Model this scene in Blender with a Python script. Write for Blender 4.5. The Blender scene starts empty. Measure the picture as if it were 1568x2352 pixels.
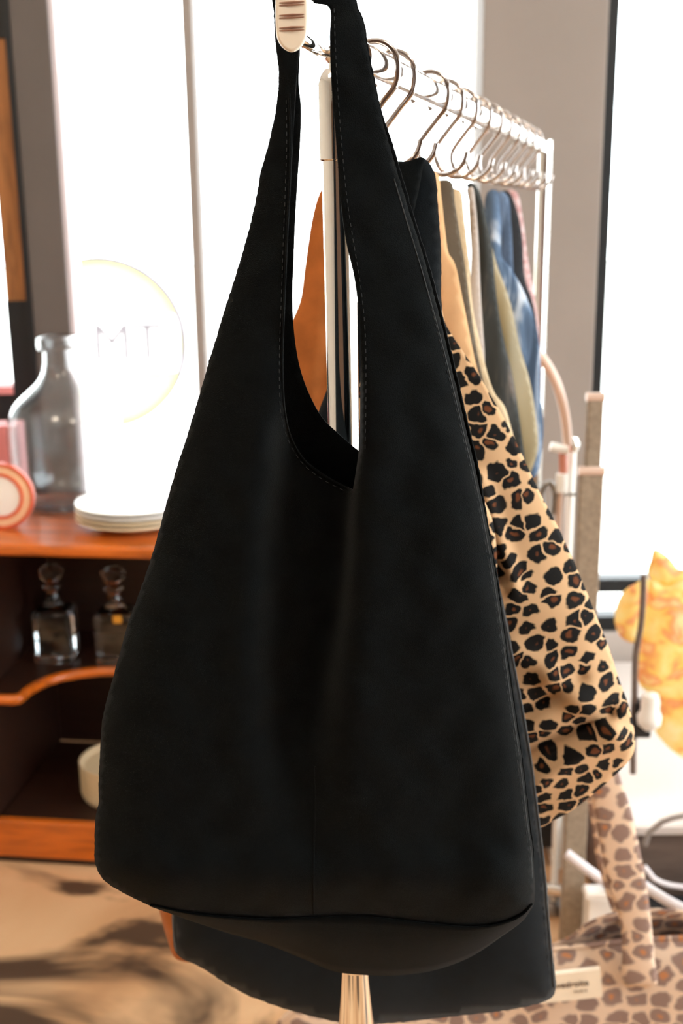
import bpy, bmesh, math, random
import numpy as np
from mathutils import Vector, Matrix
from mathutils.geometry import delaunay_2d_cdt

SC = bpy.context.scene
COL = SC.collection
random.seed(7); RNG = np.random.default_rng(7)

# ------------------------------------------------------------------ camera
W, H, F = 1568.0, 2352.0, 2616.0          # frame and focal length in pixels of the full frame
CAM = np.array([0.0, 0.0, 1.5])
down = np.array([113.0, -9974.0, -F]); down /= np.linalg.norm(down)
up_c = -down
fwd = np.array([0, 0, -1.0])
Yc = fwd - fwd.dot(up_c) * up_c; Yc /= np.linalg.norm(Yc)
Xc = np.cross(Yc, up_c)
R = np.array([Xc, Yc, up_c])               # camera vector -> world vector
cam = bpy.data.cameras.new('camera'); cam_o = bpy.data.objects.new('camera', cam); COL.objects.link(cam_o)
cam.sensor_fit = 'VERTICAL'; cam.sensor_height = 36.0; cam.sensor_width = 24.0; cam.lens = 36.0 * F / H
m = Matrix([list(R[0]) + [0], list(R[1]) + [0], list(R[2]) + [1.5], [0, 0, 0, 1]])
cam_o.matrix_world = m
cam.clip_start = 0.05; cam.clip_end = 200
cam.dof.use_dof = True; cam.dof.focus_distance = 0.80; cam.dof.aperture_fstop = 7.5
SC.camera = cam_o

# ------------------------------------------------------------------ light
wd = bpy.data.worlds.new('world'); SC.world = wd; wd.use_nodes = True
bg = wd.node_tree.nodes['Background']; bg.inputs[0].default_value = (0.93, 0.97, 1.0, 1); bg.inputs[1].default_value = 9.0

def area(name, loc, target, size, power, color):
    l = bpy.data.lights.new(name, 'AREA'); l.size = size; l.energy = power; l.color = color
    o = bpy.data.objects.new(name, l); COL.objects.link(o); o.location = loc
    o.rotation_euler = (Vector(target) - Vector(loc)).to_track_quat('-Z', 'Y').to_euler()
    return o
area('ceiling_lamp_light', (-1.0, 0.3, 3.05), (-0.7, 1.6, 0.4), 0.5, 19, (1.0, 0.82, 0.62))
area('ceiling_lamp_light', (1.1, 0.0, 3.05), (0.7, 1.8, 0.8), 0.5, 17, (1.0, 0.86, 0.70))
SC.view_settings.view_transform = 'Standard'; SC.view_settings.look = 'None'
SC.view_settings.exposure = 0.0; SC.view_settings.gamma = 1.0; SC.view_settings.use_curve_mapping = False
SC.cycles.max_bounces = 8; SC.cycles.transparent_max_bounces = 12
SC.cycles.use_denoising = True

# ------------------------------------------------------------------ pixel -> world
def ray(px, py):
    return R @ np.array([px - W / 2, H / 2 - py, -F])
def onY(px, py, Y):
    r = ray(px, py); return CAM + r * (Y / r[1])
def onZ(px, py, Z):
    r = ray(px, py); return CAM + r * ((Z - 1.5) / r[2])
def onP(px, py, P, N):
    r = ray(px, py); return CAM + r * (np.dot(np.array(P) - CAM, N) / np.dot(r, N))

# ------------------------------------------------------------------ materials
def lin(c):
    return tuple(((v / 255) / 12.92 if v / 255 <= 0.04045 else ((v / 255 + 0.055) / 1.055) ** 2.4) for v in c) + (1,)
class NT:
    def __init__(s, name):
        s.m = bpy.data.materials.new(name); s.m.use_nodes = True; s.t = s.m.node_tree
        s.b = s.t.nodes['Principled BSDF']
    def n(s, kind, **kw):
        x = s.t.nodes.new(kind)
        for k, v in kw.items():
            if k.startswith('i_'):
                key = k[2:]; x.inputs[int(key) if key.isdigit() else key.replace('_', ' ')].default_value = v
            else: setattr(x, k, v)
        return x
    def l(s, a, b): s.t.links.new(a, b)
def ramp(nt, stops, interp='LINEAR'):
    r = nt.n('ShaderNodeValToRGB'); e = r.color_ramp.elements; r.color_ramp.interpolation = interp
    while len(e) < len(stops): e.new(0.5)
    for i, (p, c) in enumerate(stops): e[i].position = p; e[i].color = c
    return r
def coords(nt, scale=(1, 1, 1), rot=(0, 0, 0), loc=(0, 0, 0)):
    tc = nt.n('ShaderNodeTexCoord'); mp = nt.n('ShaderNodeMapping')
    mp.inputs['Scale'].default_value = scale; mp.inputs['Rotation'].default_value = rot; mp.inputs['Location'].default_value = loc
    nt.l(tc.outputs['Object'], mp.inputs[0]); return mp.outputs[0]
def simple(name, rgb, rough=0.6, metal=0.0, var=0.12, scale=12, bump=0.0, bscale=200, sheen=0.0, spec=0.5, coat=0.0, stretch=(1, 1, 1), trans=0.0):
    nt = NT(name); b = nt.b
    v = coords(nt, stretch)
    nz = nt.n('ShaderNodeTexNoise', i_Scale=scale, i_Detail=4.0); nt.l(v, nz.inputs['Vector'])
    c = lin(rgb)
    lo = tuple(x * (1 - var) for x in c[:3]) + (1,); hi = tuple(min(1, x * (1 + var)) for x in c[:3]) + (1,)
    r = ramp(nt, [(0.3, lo), (0.7, hi)]); nt.l(nz.outputs[0], r.inputs[0]); nt.l(r.outputs[0], b.inputs['Base Color'])
    b.inputs['Roughness'].default_value = rough; b.inputs['Metallic'].default_value = metal
    b.inputs['Specular IOR Level'].default_value = spec
    b.inputs['Sheen Weight'].default_value = sheen; b.inputs['Coat Weight'].default_value = coat
    if bump:
        n2 = nt.n('ShaderNodeTexNoise', i_Scale=bscale, i_Detail=5.0); nt.l(v, n2.inputs['Vector'])
        bp = nt.n('ShaderNodeBump', i_Strength=bump, i_Distance=0.002); nt.l(n2.outputs[0], bp.inputs['Height']); nt.l(bp.outputs[0], b.inputs['Normal'])
    if trans:                                   # thin cloth lets some light through
        t = nt.n('ShaderNodeBsdfTranslucent'); nt.l(r.outputs[0], t.inputs[0])
        mx = nt.n('ShaderNodeMixShader', i_0=trans); nt.l(b.outputs[0], mx.inputs[1]); nt.l(t.outputs[0], mx.inputs[2])
        nt.l(mx.outputs[0], nt.t.nodes['Material Output'].inputs[0])
    return nt.m
def leopard(name, base, dark, heart, scale, blur=0.02, trans=0.0, rot=0.0):
    nt = NT(name); b = nt.b
    v = coords(nt, (scale * 0.86, 0.0, scale), (0, rot, 0))
    wn = nt.n('ShaderNodeTexNoise', i_Scale=1.1, i_Detail=2.0); nt.l(v, wn.inputs['Vector'])
    off = nt.n('ShaderNodeVectorMath', operation='MULTIPLY_ADD'); nt.l(wn.outputs['Color'], off.inputs[0]); off.inputs[1].default_value = (0.75, 0, 0.75); nt.l(v, off.inputs[2])
    wn2 = nt.n('ShaderNodeTexNoise', i_Scale=2.6, i_Detail=1.0); nt.l(v, wn2.inputs['Vector'])
    off2 = nt.n('ShaderNodeVectorMath', operation='MULTIPLY_ADD'); nt.l(wn2.outputs['Color'], off2.inputs[0]); off2.inputs[1].default_value = (0.16, 0, 0.16); nt.l(off.outputs[0], off2.inputs[2]); off = off2
    # the pattern lives in the cloth's own x-z plane
    sep = nt.n('ShaderNodeSeparateXYZ'); nt.l(off.outputs[0], sep.inputs[0])
    cb = nt.n('ShaderNodeCombineXYZ'); nt.l(sep.outputs[0], cb.inputs[0]); nt.l(sep.outputs[2], cb.inputs[1])
    vo = nt.n('ShaderNodeTexVoronoi', voronoi_dimensions='2D', i_Scale=1.0, i_Randomness=0.72); nt.l(cb.outputs[0], vo.inputs['Vector'])
    sc_ = nt.n('ShaderNodeSeparateColor'); nt.l(vo.outputs['Color'], sc_.inputs[0])
    ve = nt.n('ShaderNodeTexVoronoi', voronoi_dimensions='2D', feature='DISTANCE_TO_EDGE', i_Scale=1.0, i_Randomness=0.72); nt.l(cb.outputs[0], ve.inputs['Vector'])
    thr = nt.n('ShaderNodeMath', operation='MULTIPLY_ADD', i_1=0.30, i_2=0.42); nt.l(sc_.outputs[0], thr.inputs[0])
    wob = nt.n('ShaderNodeTexNoise', i_Scale=2.2, i_Detail=1.0); nt.l(cb.outputs[0], wob.inputs['Vector'])
    wd_ = nt.n('ShaderNodeMath', operation='MULTIPLY_ADD', i_1=0.26, i_2=-0.13); nt.l(wob.outputs[0], wd_.inputs[0])
    d = nt.n('ShaderNodeMath', operation='ADD'); nt.l(vo.outputs['Distance'], d.inputs[0]); nt.l(wd_.outputs[0], d.inputs[1])
    q0 = nt.n('ShaderNodeMath', operation='DIVIDE'); nt.l(d.outputs[0], q0.inputs[0]); nt.l(thr.outputs[0], q0.inputs[1])
    em = nt.n('ShaderNodeMath', operation='MAXIMUM', i_1=0.004); nt.l(ve.outputs['Distance'], em.inputs[0])
    ei = nt.n('ShaderNodeMath', operation='DIVIDE', i_0=0.024); nt.l(em.outputs[0], ei.inputs[1])
    q = nt.n('ShaderNodeMath', operation='ADD'); nt.l(q0.outputs[0], q.inputs[0]); nt.l(ei.outputs[0], q.inputs[1])
    o = nt.n('ShaderNodeMapRange', i_1=1.0 - blur * 4, i_2=1.0 + blur * 4, i_3=1.0, i_4=0.0); nt.l(q.outputs[0], o.inputs[0])
    hsz = nt.n('ShaderNodeMath', operation='MULTIPLY', i_1=0.46); nt.l(sc_.outputs[1], hsz.inputs[0])
    hd = nt.n('ShaderNodeMath', operation='SUBTRACT'); nt.l(q.outputs[0], hd.inputs[0]); nt.l(hsz.outputs[0], hd.inputs[1])
    hm = nt.n('ShaderNodeMapRange', i_1=-0.08, i_2=0.06, i_3=1.0, i_4=0.0); nt.l(hd.outputs[0], hm.inputs[0])
    mix1 = nt.n('ShaderNodeMix', data_type='RGBA'); nt.l(hm.outputs[0], mix1.inputs['Factor'])
    mix1.inputs['A'].default_value = lin(dark); mix1.inputs['B'].default_value = lin(heart)
    mix2 = nt.n('ShaderNodeMix', data_type='RGBA'); nt.l(o.outputs[0], mix2.inputs['Factor'])
    mix2.inputs['A'].default_value = lin(base); nt.l(mix1.outputs['Result'], mix2.inputs['B'])
    nt.l(mix2.outputs['Result'], b.inputs['Base Color'])
    b.inputs['Roughness'].default_value = 0.85; b.inputs['Specular IOR Level'].default_value = 0.2
    if trans:
        t = nt.n('ShaderNodeBsdfTranslucent'); nt.l(mix2.outputs['Result'], t.inputs[0])
        mx = nt.n('ShaderNodeMixShader', i_0=trans); nt.l(b.outputs[0], mx.inputs[1]); nt.l(t.outputs[0], mx.inputs[2])
        nt.l(mx.outputs[0], nt.t.nodes['Material Output'].inputs[0])
    return nt.m
def wood(name, rgb, stretch, rough=0.4, coat=0.2):
    nt = NT(name); b = nt.b; v = coords(nt, stretch)
    nz = nt.n('ShaderNodeTexNoise', i_Scale=6.0, i_Detail=6.0, i_Distortion=0.6); nt.l(v, nz.inputs['Vector'])
    c = lin(rgb)
    r = ramp(nt, [(0.3, tuple(x * 0.6 for x in c[:3]) + (1,)), (0.5, c), (0.75, tuple(min(1, x * 1.3) for x in c[:3]) + (1,))])
    nt.l(nz.outputs[0], r.inputs[0]); nt.l(r.outputs[0], b.inputs['Base Color'])
    b.inputs['Roughness'].default_value = rough; b.inputs['Coat Weight'].default_value = coat; b.inputs['Coat Roughness'].default_value = 0.25
    return nt.m
def blotch(name, stops, scale, rough=0.8, trans=0.0, detail=3.0, dist=0.5, stretch=(1, 1, 1)):
    nt = NT(name); b = nt.b; v = coords(nt, stretch)
    nz = nt.n('ShaderNodeTexNoise', i_Scale=scale, i_Detail=detail, i_Distortion=dist); nt.l(v, nz.inputs['Vector'])
    r = ramp(nt, [(p, lin(c)) for p, c in stops]); nt.l(nz.outputs[0], r.inputs[0]); nt.l(r.outputs[0], b.inputs['Base Color'])
    b.inputs['Roughness'].default_value = rough
    if trans:
        t = nt.n('ShaderNodeBsdfTranslucent'); nt.l(r.outputs[0], t.inputs[0])
        mx = nt.n('ShaderNodeMixShader', i_0=trans); nt.l(b.outputs[0], mx.inputs[1]); nt.l(t.outputs[0], mx.inputs[2])
        nt.l(mx.outputs[0], nt.t.nodes['Material Output'].inputs[0])
    return nt.m
def glass(name, tint=(0.95, 0.98, 0.98), rough=0.02):
    nt = NT(name); b = nt.b; b.inputs['Base Color'].default_value = tint + (1,); b.inputs['Roughness'].default_value = rough
    b.inputs['Transmission Weight'].default_value = 1.0; b.inputs['IOR'].default_value = 1.45
    return nt.m
def pane_mat():
    nt = NT('window_glass'); o = nt.t.nodes['Material Output']
    tr = nt.n('ShaderNodeBsdfTransparent'); tr.inputs[0].default_value = (0.97, 0.985, 0.98, 1)
    gl = nt.n('ShaderNodeBsdfGlossy', i_Roughness=0.02); fr = nt.n('ShaderNodeFresnel', i_IOR=1.35)
    mx = nt.n('ShaderNodeMixShader'); nt.l(fr.outputs[0], mx.inputs[0]); nt.l(tr.outputs[0], mx.inputs[1]); nt.l(gl.outputs[0], mx.inputs[2]); nt.l(mx.outputs[0], o.inputs[0])
    nt.t.nodes.remove(nt.b); return nt.m

M = {}
M['suede'] = simple('black_suede', (10, 14, 16), 0.95, var=0.22, scale=60, bump=0.35, bscale=1500, sheen=0.04, spec=0.08)
M['suede2'] = simple('blue_black_suede', (14, 20, 25), 0.95, var=0.2, scale=60, bump=0.3, bscale=1500, sheen=0.14, spec=0.08)
M['nap'] = simple('lit_suede_edge', (52, 57, 62), 0.95, var=0.3, scale=300, sheen=0.3)  # lighter suede for seam edges, the light on them is in the colour
M['thread'] = simple('grey_thread', (44, 48, 52), 0.8)
M['tan'] = simple('tan_suede', (206, 122, 60), 0.95, var=0.15, scale=40, bump=0.3, bscale=1200, sheen=0.15, spec=0.1, trans=0.25)
M['camel'] = simple('camel_suede', (228, 186, 138), 0.95, var=0.06, scale=30, trans=0.3)
M['leo'] = leopard('leopard_velvet', (224, 184, 142), (22, 20, 19), (112, 64, 36), 60, 0.02, 0.12)
M['leo2'] = leopard('faded_leopard_cotton', (240, 214, 190), (160, 134, 124), (205, 140, 96), 33, 0.035, 0.12)
M['chrome'] = simple('chrome', (235, 232, 228), 0.07, 1.0, var=0.02)
M['hook'] = simple('hook_steel', (196, 186, 182), 0.12, 1.0, var=0.03)
M['steel'] = simple('brushed_steel', (150, 146, 142), 0.3, 1.0, var=0.05)
M['cream'] = simple('cream_enamel', (255, 243, 226), 0.35, var=0.02)
M['groove'] = simple('brown_groove', (150, 110, 90), 0.6)
M['col'] = simple('taupe_paint', (150, 140, 134), 0.75, var=0.05, scale=3)
M['col2'] = simple('dark_taupe_paint', (98, 90, 86), 0.7, var=0.08, scale=3)
M['trim'] = simple('pale_lilac_trim', (225, 215, 220), 0.6, var=0.03)
M['black'] = simple('black_metal', (20, 24, 28), 0.5)
M['wall'] = simple('pale_plaster', (222, 212, 206), 0.85, var=0.03, scale=4)
M['wallr'] = simple('room_plaster', (196, 186, 172), 0.9, var=0.03, scale=2)
M['backw'] = wood('dark_wood_panelling', (96, 66, 42), (9, 9, 1.0), 0.6, 0.0)
M['ceil'] = simple('ceiling_paint', (225, 220, 212), 0.9, var=0.02)
M['glass'] = glass('clear_glass', (0.93, 0.98, 1.0)); M['pane'] = pane_mat(); M['glassr'] = glass('rough_glass', (0.97, 0.99, 1.0), 0.10)
M['teak'] = wood('orange_teak', (206, 104, 22), (1.2, 9, 9), 0.3, 0.6); M['teak_unlit'] = wood('unlit_teak', (46, 24, 14), (1.2, 9, 9), 0.5, 0.0)  # second teak is darkened: shade of the cabinet's inside put into the colour
M['ply'] = wood('warm_wood_panel', (166, 110, 62), (9, 9, 1.0), 0.5, 0.1)
M['white'] = simple('white_glaze', (245, 243, 238), 0.3, var=0.02)
M['creampl'] = simple('cream_glaze', (235, 215, 180), 0.35, var=0.04, scale=20)
M['pink'] = simple('pink_print', (240, 150, 150), 0.6, var=0.08)
M['red'] = simple('orange_red_enamel', (222, 100, 66), 0.4); M['peach'] = simple('peach_enamel', (250, 205, 165), 0.4)
M['post'] = simple('grey_felt', (150, 134, 116), 0.95, var=0.2, scale=120, bump=0.3, bscale=300)
M['rattan'] = simple('pale_tube', (214, 184, 166), 0.35, var=0.05)
M['pinkr'] = simple('salmon_rubber', (200, 130, 110), 0.6)
M['cable'] = simple('grey_cable', (150, 142, 138), 0.5); M['cablew'] = simple('white_cable', (225, 218, 222), 0.5)
M['bench'] = simple('brown_wood_panel', (104, 88, 80), 0.7, var=0.25, scale=8, stretch=(1, 1, 6))
M['orange'] = blotch('yellow_floral_cotton', [(0.32, (255, 250, 214)), (0.45, (254, 240, 178)), (0.54, (252, 222, 140)), (0.60, (240, 168, 128)), (0.66, (254, 230, 186))], 16, trans=0.4)
M['brown'] = simple('dark_brown_canvas', (88, 76, 60), 0.9, bump=0.2, bscale=500)
M['beige'] = simple('beige_linen', (214, 192, 158), 0.9, trans=0.25, bump=0.2, bscale=500)
M['greyl'] = simple('pale_grey_cotton', (190, 178, 170), 0.9, trans=0.2)
M['darkpat'] = blotch('dark_green_patterned_cotton', [(0.40, (28, 31, 28)), (0.58, (42, 45, 44)), (0.70, (96, 86, 78))], 30, stretch=(1, 1, 0.35))
M['olive'] = blotch('olive_beige_satin', [(0.35, (128, 114, 78)), (0.6, (182, 164, 126))], 9, stretch=(1, 1, 0.4), rough=0.5, trans=0.15)
M['denim'] = blotch('washed_denim', [(0.36, (48, 66, 88)), (0.50, (84, 106, 134)), (0.62, (196, 206, 220))], 22, rough=0.9, dist=1.0, stretch=(1.6, 1.6, 0.30))
M['denimd'] = blotch('mid_blue_denim', [(0.36, (44, 60, 80)), (0.6, (92, 110, 136))], 30, rough=0.9, stretch=(1, 1, 0.2))
M['ink'] = simple('black_jersey', (30, 31, 36), 0.9)
M['lace'] = blotch('pink_lace', [(0.40, (228, 205, 205)), (0.6, (200, 160, 158))], 90, rough=0.9, trans=0.3)
M['lab'] = simple('cream_woven_label', (250, 236, 214), 0.8, var=0.03); M['ink2'] = simple('label_ink', (84, 66, 54), 0.8)
M['pave'] = simple('pale_pavement', (215, 212, 206), 0.9, var=0.05)
M['yel'] = simple('pale_yellow_sign_paint', (232, 234, 132), 0.6, var=0.04); M['signw'] = simple('white_sign_paint', (250, 250, 250), 0.6)
M['signg'] = simple('grey_sign_lettering', (104, 96, 100), 0.6)
M['liq'] = simple('amber_label', (225, 160, 50), 0.5)

def floor_mat():
    nt = NT('stained_concrete'); b = nt.b; v = coords(nt)
    n1 = nt.n('ShaderNodeTexNoise', i_Scale=1.9, i_Detail=7.0, i_Distortion=0.9); nt.l(v, n1.inputs['Vector'])
    r1 = ramp(nt, [(0.30, lin((238, 200, 158))), (0.55, lin((214, 168, 124))), (0.75, lin((170, 124, 86)))]); nt.l(n1.outputs[0], r1.inputs[0])
    v2 = coords(nt, (0.9, 2.0, 1), (0, 0, 0.35), (0.3, 0.75, 0))
    n2 = nt.n('ShaderNodeTexNoise', i_Scale=1.5, i_Detail=5.0, i_Distortion=0.7); nt.l(v2, n2.inputs['Vector'])
    r2 = ramp(nt, [(0.54, (0, 0, 0, 1)), (0.60, (1, 1, 1, 1))]); nt.l(n2.outputs[0], r2.inputs[0])
    mx = nt.n('ShaderNodeMix', data_type='RGBA'); nt.l(r2.outputs[0], mx.inputs['Factor']); nt.l(r1.outputs[0], mx.inputs['A']); mx.inputs['B'].default_value = lin((82, 62, 46))
    nt.l(mx.outputs['Result'], b.inputs['Base Color']); b.inputs['Roughness'].default_value = 0.6
    return nt.m
M['floor'] = floor_mat()

# ------------------------------------------------------------------ object helpers
def tag(o, label=None, cat=None, group=None, kind=None):
    if label: o['label'] = label
    if cat: o['category'] = cat
    if group: o['group'] = group
    if kind: o['kind'] = kind
    return o
def empty(name, loc, label, cat, group=None, rz=0.0):
    o = bpy.data.objects.new(name, None); COL.objects.link(o); o.location = tuple(float(x) for x in loc); o.rotation_euler[2] = rz
    o.empty_display_size = 0.05
    return tag(o, label, cat, group)
def mesh_obj(name, verts, faces, mat, parent=None, smooth=True, origin=None, mats=None, fmat=None):
    me = bpy.data.meshes.new(name)
    org = np.array(origin if origin is not None else (parent.location if (parent is not None and parent.parent is None and parent.type == 'EMPTY') else (0, 0, 0)), float)
    me.from_pydata([tuple(float(c) for c in (np.array(v) - org)) for v in verts], [], [tuple(int(i) for i in f) for f in faces])
    me.materials.append(mat)
    me.update()
    o = bpy.data.objects.new(name, me); COL.objects.link(o)
    if parent is not None: o.parent = parent
    elif origin is not None: o.location = tuple(float(x) for x in org)
    if smooth:
        for p in me.polygons: p.use_smooth = True
    return o
def fix_normals(o):
    bm = bmesh.new(); bm.from_mesh(o.data); bmesh.ops.remove_doubles(bm, verts=bm.verts, dist=1e-6); bmesh.ops.recalc_face_normals(bm, faces=bm.faces); bm.to_mesh(o.data); bm.free(); return o
class MB:
    """collects shapes in world coordinates (or the thing's own, if local) and links them as one mesh"""
    def __init__(s): s.v = []; s.f = []
    def add(s, v, f):
        n = len(s.v); s.v += [np.array(x, float) for x in v]; s.f += [[i + n for i in q] for q in f]; return s
    def box(s, a, b, bev=0.0):
        bm = bmesh.new(); bmesh.ops.create_cube(bm, size=1.0)
        a = np.array(a, float); b = np.array(b, float); c = (a + b) / 2; d = np.abs(b - a)
        for v in bm.verts: v.co = Vector([v.co[i] * d[i] + c[i] for i in range(3)])
        if bev: bmesh.ops.bevel(bm, geom=bm.edges[:], offset=min(bev, d.min() * 0.45), segments=3, affect='EDGES', profile=0.5)
        bm.verts.index_update()
        s.add([list(v.co) for v in bm.verts], [[v.index for v in f.verts] for f in bm.faces]); bm.free(); return s
    def tube(s, pts, r, n=16, cap=True):
        pts = [np.array(p, float) for p in pts]; rr = r if hasattr(r, '__len__') else [r] * len(pts)
        t0 = pts[1] - pts[0]; t0 /= np.linalg.norm(t0)
        a = np.array([0, 0, 1.0]) if abs(t0[2]) < 0.9 else np.array([1.0, 0, 0])
        u = np.cross(t0, a); u /= np.linalg.norm(u)
        V = []
        for i, p in enumerate(pts):
            t = pts[min(i + 1, len(pts) - 1)] - pts[max(i - 1, 0)]; t /= np.linalg.norm(t)
            u = u - u.dot(t) * t; u /= np.linalg.norm(u); w = np.cross(t, u)
            for k in range(n):
                an = 2 * math.pi * k / n; V.append(p + rr[i] * (math.cos(an) * u + math.sin(an) * w))
        Fs = [[i * n + k, i * n + (k + 1) % n, (i + 1) * n + (k + 1) % n, (i + 1) * n + k] for i in range(len(pts) - 1) for k in range(n)]
        if cap: Fs += [list(range(n))[::-1], [(len(pts) - 1) * n + k for k in range(n)]]
        return s.add(V, Fs)
    def lathe(s, c, prof, n=48, close=False):
        c = np.array(c, float); V = []; Fs = []
        for r, z in prof:
            for k in range(n):
                an = 2 * math.pi * k / n; V.append(c + np.array([r * math.cos(an), r * math.sin(an), z]))
        L = len(prof)
        for i in range(L - 1 + (1 if close else 0)):
            j = (i + 1) % L
            for k in range(n): Fs.append([i * n + k, i * n + (k + 1) % n, j * n + (k + 1) % n, j * n + k])
        return s.add(V, Fs)
    def build(s, name, mat, parent=None, smooth=False, origin=None, local=False):
        if local: origin = (0, 0, 0)
        o = mesh_obj(name, s.v, s.f, mat, parent, smooth, origin); fix_normals(o)
        if smooth: autosmooth(o)
        return o
def autosmooth(o, ang=40):
    bm = bmesh.new(); bm.from_mesh(o.data)
    for e in bm.edges:
        if len(e.link_faces) == 2 and e.calc_face_angle(0) > math.radians(ang): e.smooth = False
    bm.to_mesh(o.data); bm.free()
    for p in o.data.polygons: p.use_smooth = True
def smooth_path(pts, step=8.0, closed=False, tight=()):
    P = np.array(pts, float); n = len(P); out = []
    rng_ = range(n if closed else n - 1)
    for i in rng_:
        p1 = P[i]; p2 = P[(i + 1) % n]
        p0 = P[(i - 1) % n] if (closed or i > 0) else 2 * p1 - p2
        p3 = P[(i + 2) % n] if (closed or i + 2 < n) else 2 * p2 - p1
        d = np.linalg.norm(p2 - p1); k = max(1, int(d / step))
        a0 = max(np.linalg.norm(p1 - p0), 1e-6) ** .5; a1 = max(d, 1e-6) ** .5; a2 = max(np.linalg.norm(p3 - p2), 1e-6) ** .5
        m1 = a1 * ((p1 - p0) / a0 ** 2 * a0 - (p2 - p0) / (a0 + a1) + (p2 - p1) / a1) if a0 > 1e-2 else p2 - p1
        m2 = a1 * ((p2 - p1) / a1 - (p3 - p1) / (a1 + a2) + (p3 - p2) / a2) if a2 > 1e-2 else p2 - p1
        for j in range(k):
            t = j / k
            out.append((2 * t**3 - 3 * t**2 + 1) * p1 + (t**3 - 2 * t**2 + t) * m1 + (-2 * t**3 + 3 * t**2) * p2 + (t**3 - t**2) * m2)
    if not closed: out.append(P[-1])
    return np.array(out)
def inpoly(pts, poly):
    x = pts[:, 0][:, None]; y = pts[:, 1][:, None]; a = poly; b = np.roll(poly, -1, 0)
    c = ((a[:, 1] > y) != (b[:, 1] > y)) & (x < (b[:, 0] - a[:, 0]) * (y - a[:, 1]) / (b[:, 1] - a[:, 1] + 1e-12) + a[:, 0])
    return (c.sum(1) % 2) == 1
def dist_poly(pts, poly, closed=True):
    a = poly if closed else poly[:-1]; b = np.roll(poly, -1, 0) if closed else poly[1:]
    d = np.full(len(pts), 1e9)
    for s in range(0, len(pts), 4000):
        q = pts[s:s + 4000][:, None, :]; ab = (b - a)[None]; t = np.clip(((q - a[None]) * ab).sum(2) / ((ab ** 2).sum(2) + 1e-9), 0, 1)
        d[s:s + 4000] = np.linalg.norm(q - (a[None] + t[..., None] * ab), axis=2).min(1)
    return d
def tri_area(outer, hole=None, step=14.0):
    """triangulates the cloth piece inside outer and outside hole"""
    loops = [outer] + ([hole] if hole is not None else [])
    V = []; E = []
    for L in loops:
        n0 = len(V); V += [tuple(p) for p in L]; E += [(n0 + i, n0 + (i + 1) % len(L)) for i in range(len(L))]
    lo = outer.min(0); hi = outer.max(0)
    gx, gy = np.meshgrid(np.arange(lo[0], hi[0], step), np.arange(lo[1], hi[1], step))
    gx = gx + (np.arange(gx.shape[0]) % 2)[:, None] * step * 0.5
    g = np.stack([gx.ravel(), gy.ravel()], 1)
    g = g[inpoly(g, outer)]; g = g[dist_poly(g, outer) > step * 0.45]
    if hole is not None:
        g = g[~inpoly(g, hole)]; g = g[dist_poly(g, hole) > step * 0.45]
    V += [tuple(p) for p in g]
    vo, eo, fo, _, _, _ = delaunay_2d_cdt([Vector(v) for v in V], E, [], 0, 1e-4)
    P = np.array([tuple(v) for v in vo]); T = np.array([f for f in fo if len(f) == 3])
    c = P[T].mean(1); keep = inpoly(c, outer)
    if hole is not None: keep &= ~inpoly(c, hole)
    return P, T[keep]
def vnoise(x, y, s, seed=0):
    """soft value noise in pixel space, used for folds"""
    x = x / s + seed * 17.3; y = y / s + seed * 5.1
    return (np.sin(x * 1.3 + 1.7 * np.sin(y * 0.7 + seed)) + np.sin(y * 1.1 + 1.3 * np.sin(x * 0.9 + 2.1 * seed)) + np.sin((x + y) * 0.8 + seed)) / 3
def sheet(name, outer, Y, depth, mat, parent, hole=None, thick=0.0014, step=14.0, N=None, jitter=0.0, side=1, origin=None):
    """one cloth panel hanging in the vertical plane through y=Y; depth(P, d) pushes it towards the room"""
    o2 = np.array(outer)
    if jitter: o2 = o2 + RNG.normal(0, jitter, o2.shape)
    P, T = tri_area(o2, hole, step)
    d = dist_poly(P, o2)
    z = depth(P, d)
    V = []
    for (px, py), dz in zip(P, z):
        r = ray(px, py); base = CAM + r * (Y / r[1]); V.append(base + np.array([0, -1, 0]) * dz)
    # keep outlines where they are seen: slide along the view ray instead of straight out
    V = [CAM + ray(px, py) * ((Y - dz) / ray(px, py)[1]) for (px, py), dz in zip(P, z)]
    o = mesh_obj(name, V, T, mat, parent, True, origin); fix_normals(o)
    if thick:
        s = o.modifiers.new('cloth_thickness', 'SOLIDIFY'); s.thickness = thick; s.offset = 0
    return o
def pouch(name, outer, Y, front, back, mat, parent=None, step=18.0, wave=0.004, seed=1, origin=None, hole=None):
    """closed hanging cloth body: a front and a back layer sharing their rim"""
    P, T = tri_area(outer, hole, step); d = dist_poly(P, outer)
    if hole is not None: d = np.minimum(d, dist_poly(P, hole))
    e = 1 - np.exp(-d / 28.0)
    wv = wave * vnoise(P[:, 0] * 2.2, P[:, 1] * 0.35, 30, seed) * e
    zf = front * e + wv; zb = -back * e + wv * 0.6
    n = len(P); V = []
    for zz in (zf, zb):
        for (px, py), dz in zip(P, zz):
            r = ray(px, py); V.append(CAM + r * ((Y - dz) / r[1]))
    o = mesh_obj(name, V, list(T) + [t[::-1] + n for t in T], mat, parent, True, origin)
    fix_normals(o); return o

# ------------------------------------------------------------------ room shell
YW = 3.15                                    # window wall
def st(name, mb, mat, parent=None): return tag(mb.build(name, mat, parent), kind='structure')
XL, XR, YB, ZC = -2.7, 3.0, -3.0, 3.2
st('floor', MB().box((XL, YB, -0.06), (XR, YW + 0.15, 0)), M['floor'])
st('ceiling', MB().box((XL, YB, ZC), (XR, YW + 0.15, ZC + 0.08)), M['ceil'])
st('wall_back', MB().box((XL, YB - 0.1, 0), (XR, YB, ZC)), M['backw'])
st('wall_left', MB().box((XL - 0.1, YB, 0), (XL, YW + 0.15, ZC)), M['wallr'])
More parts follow.
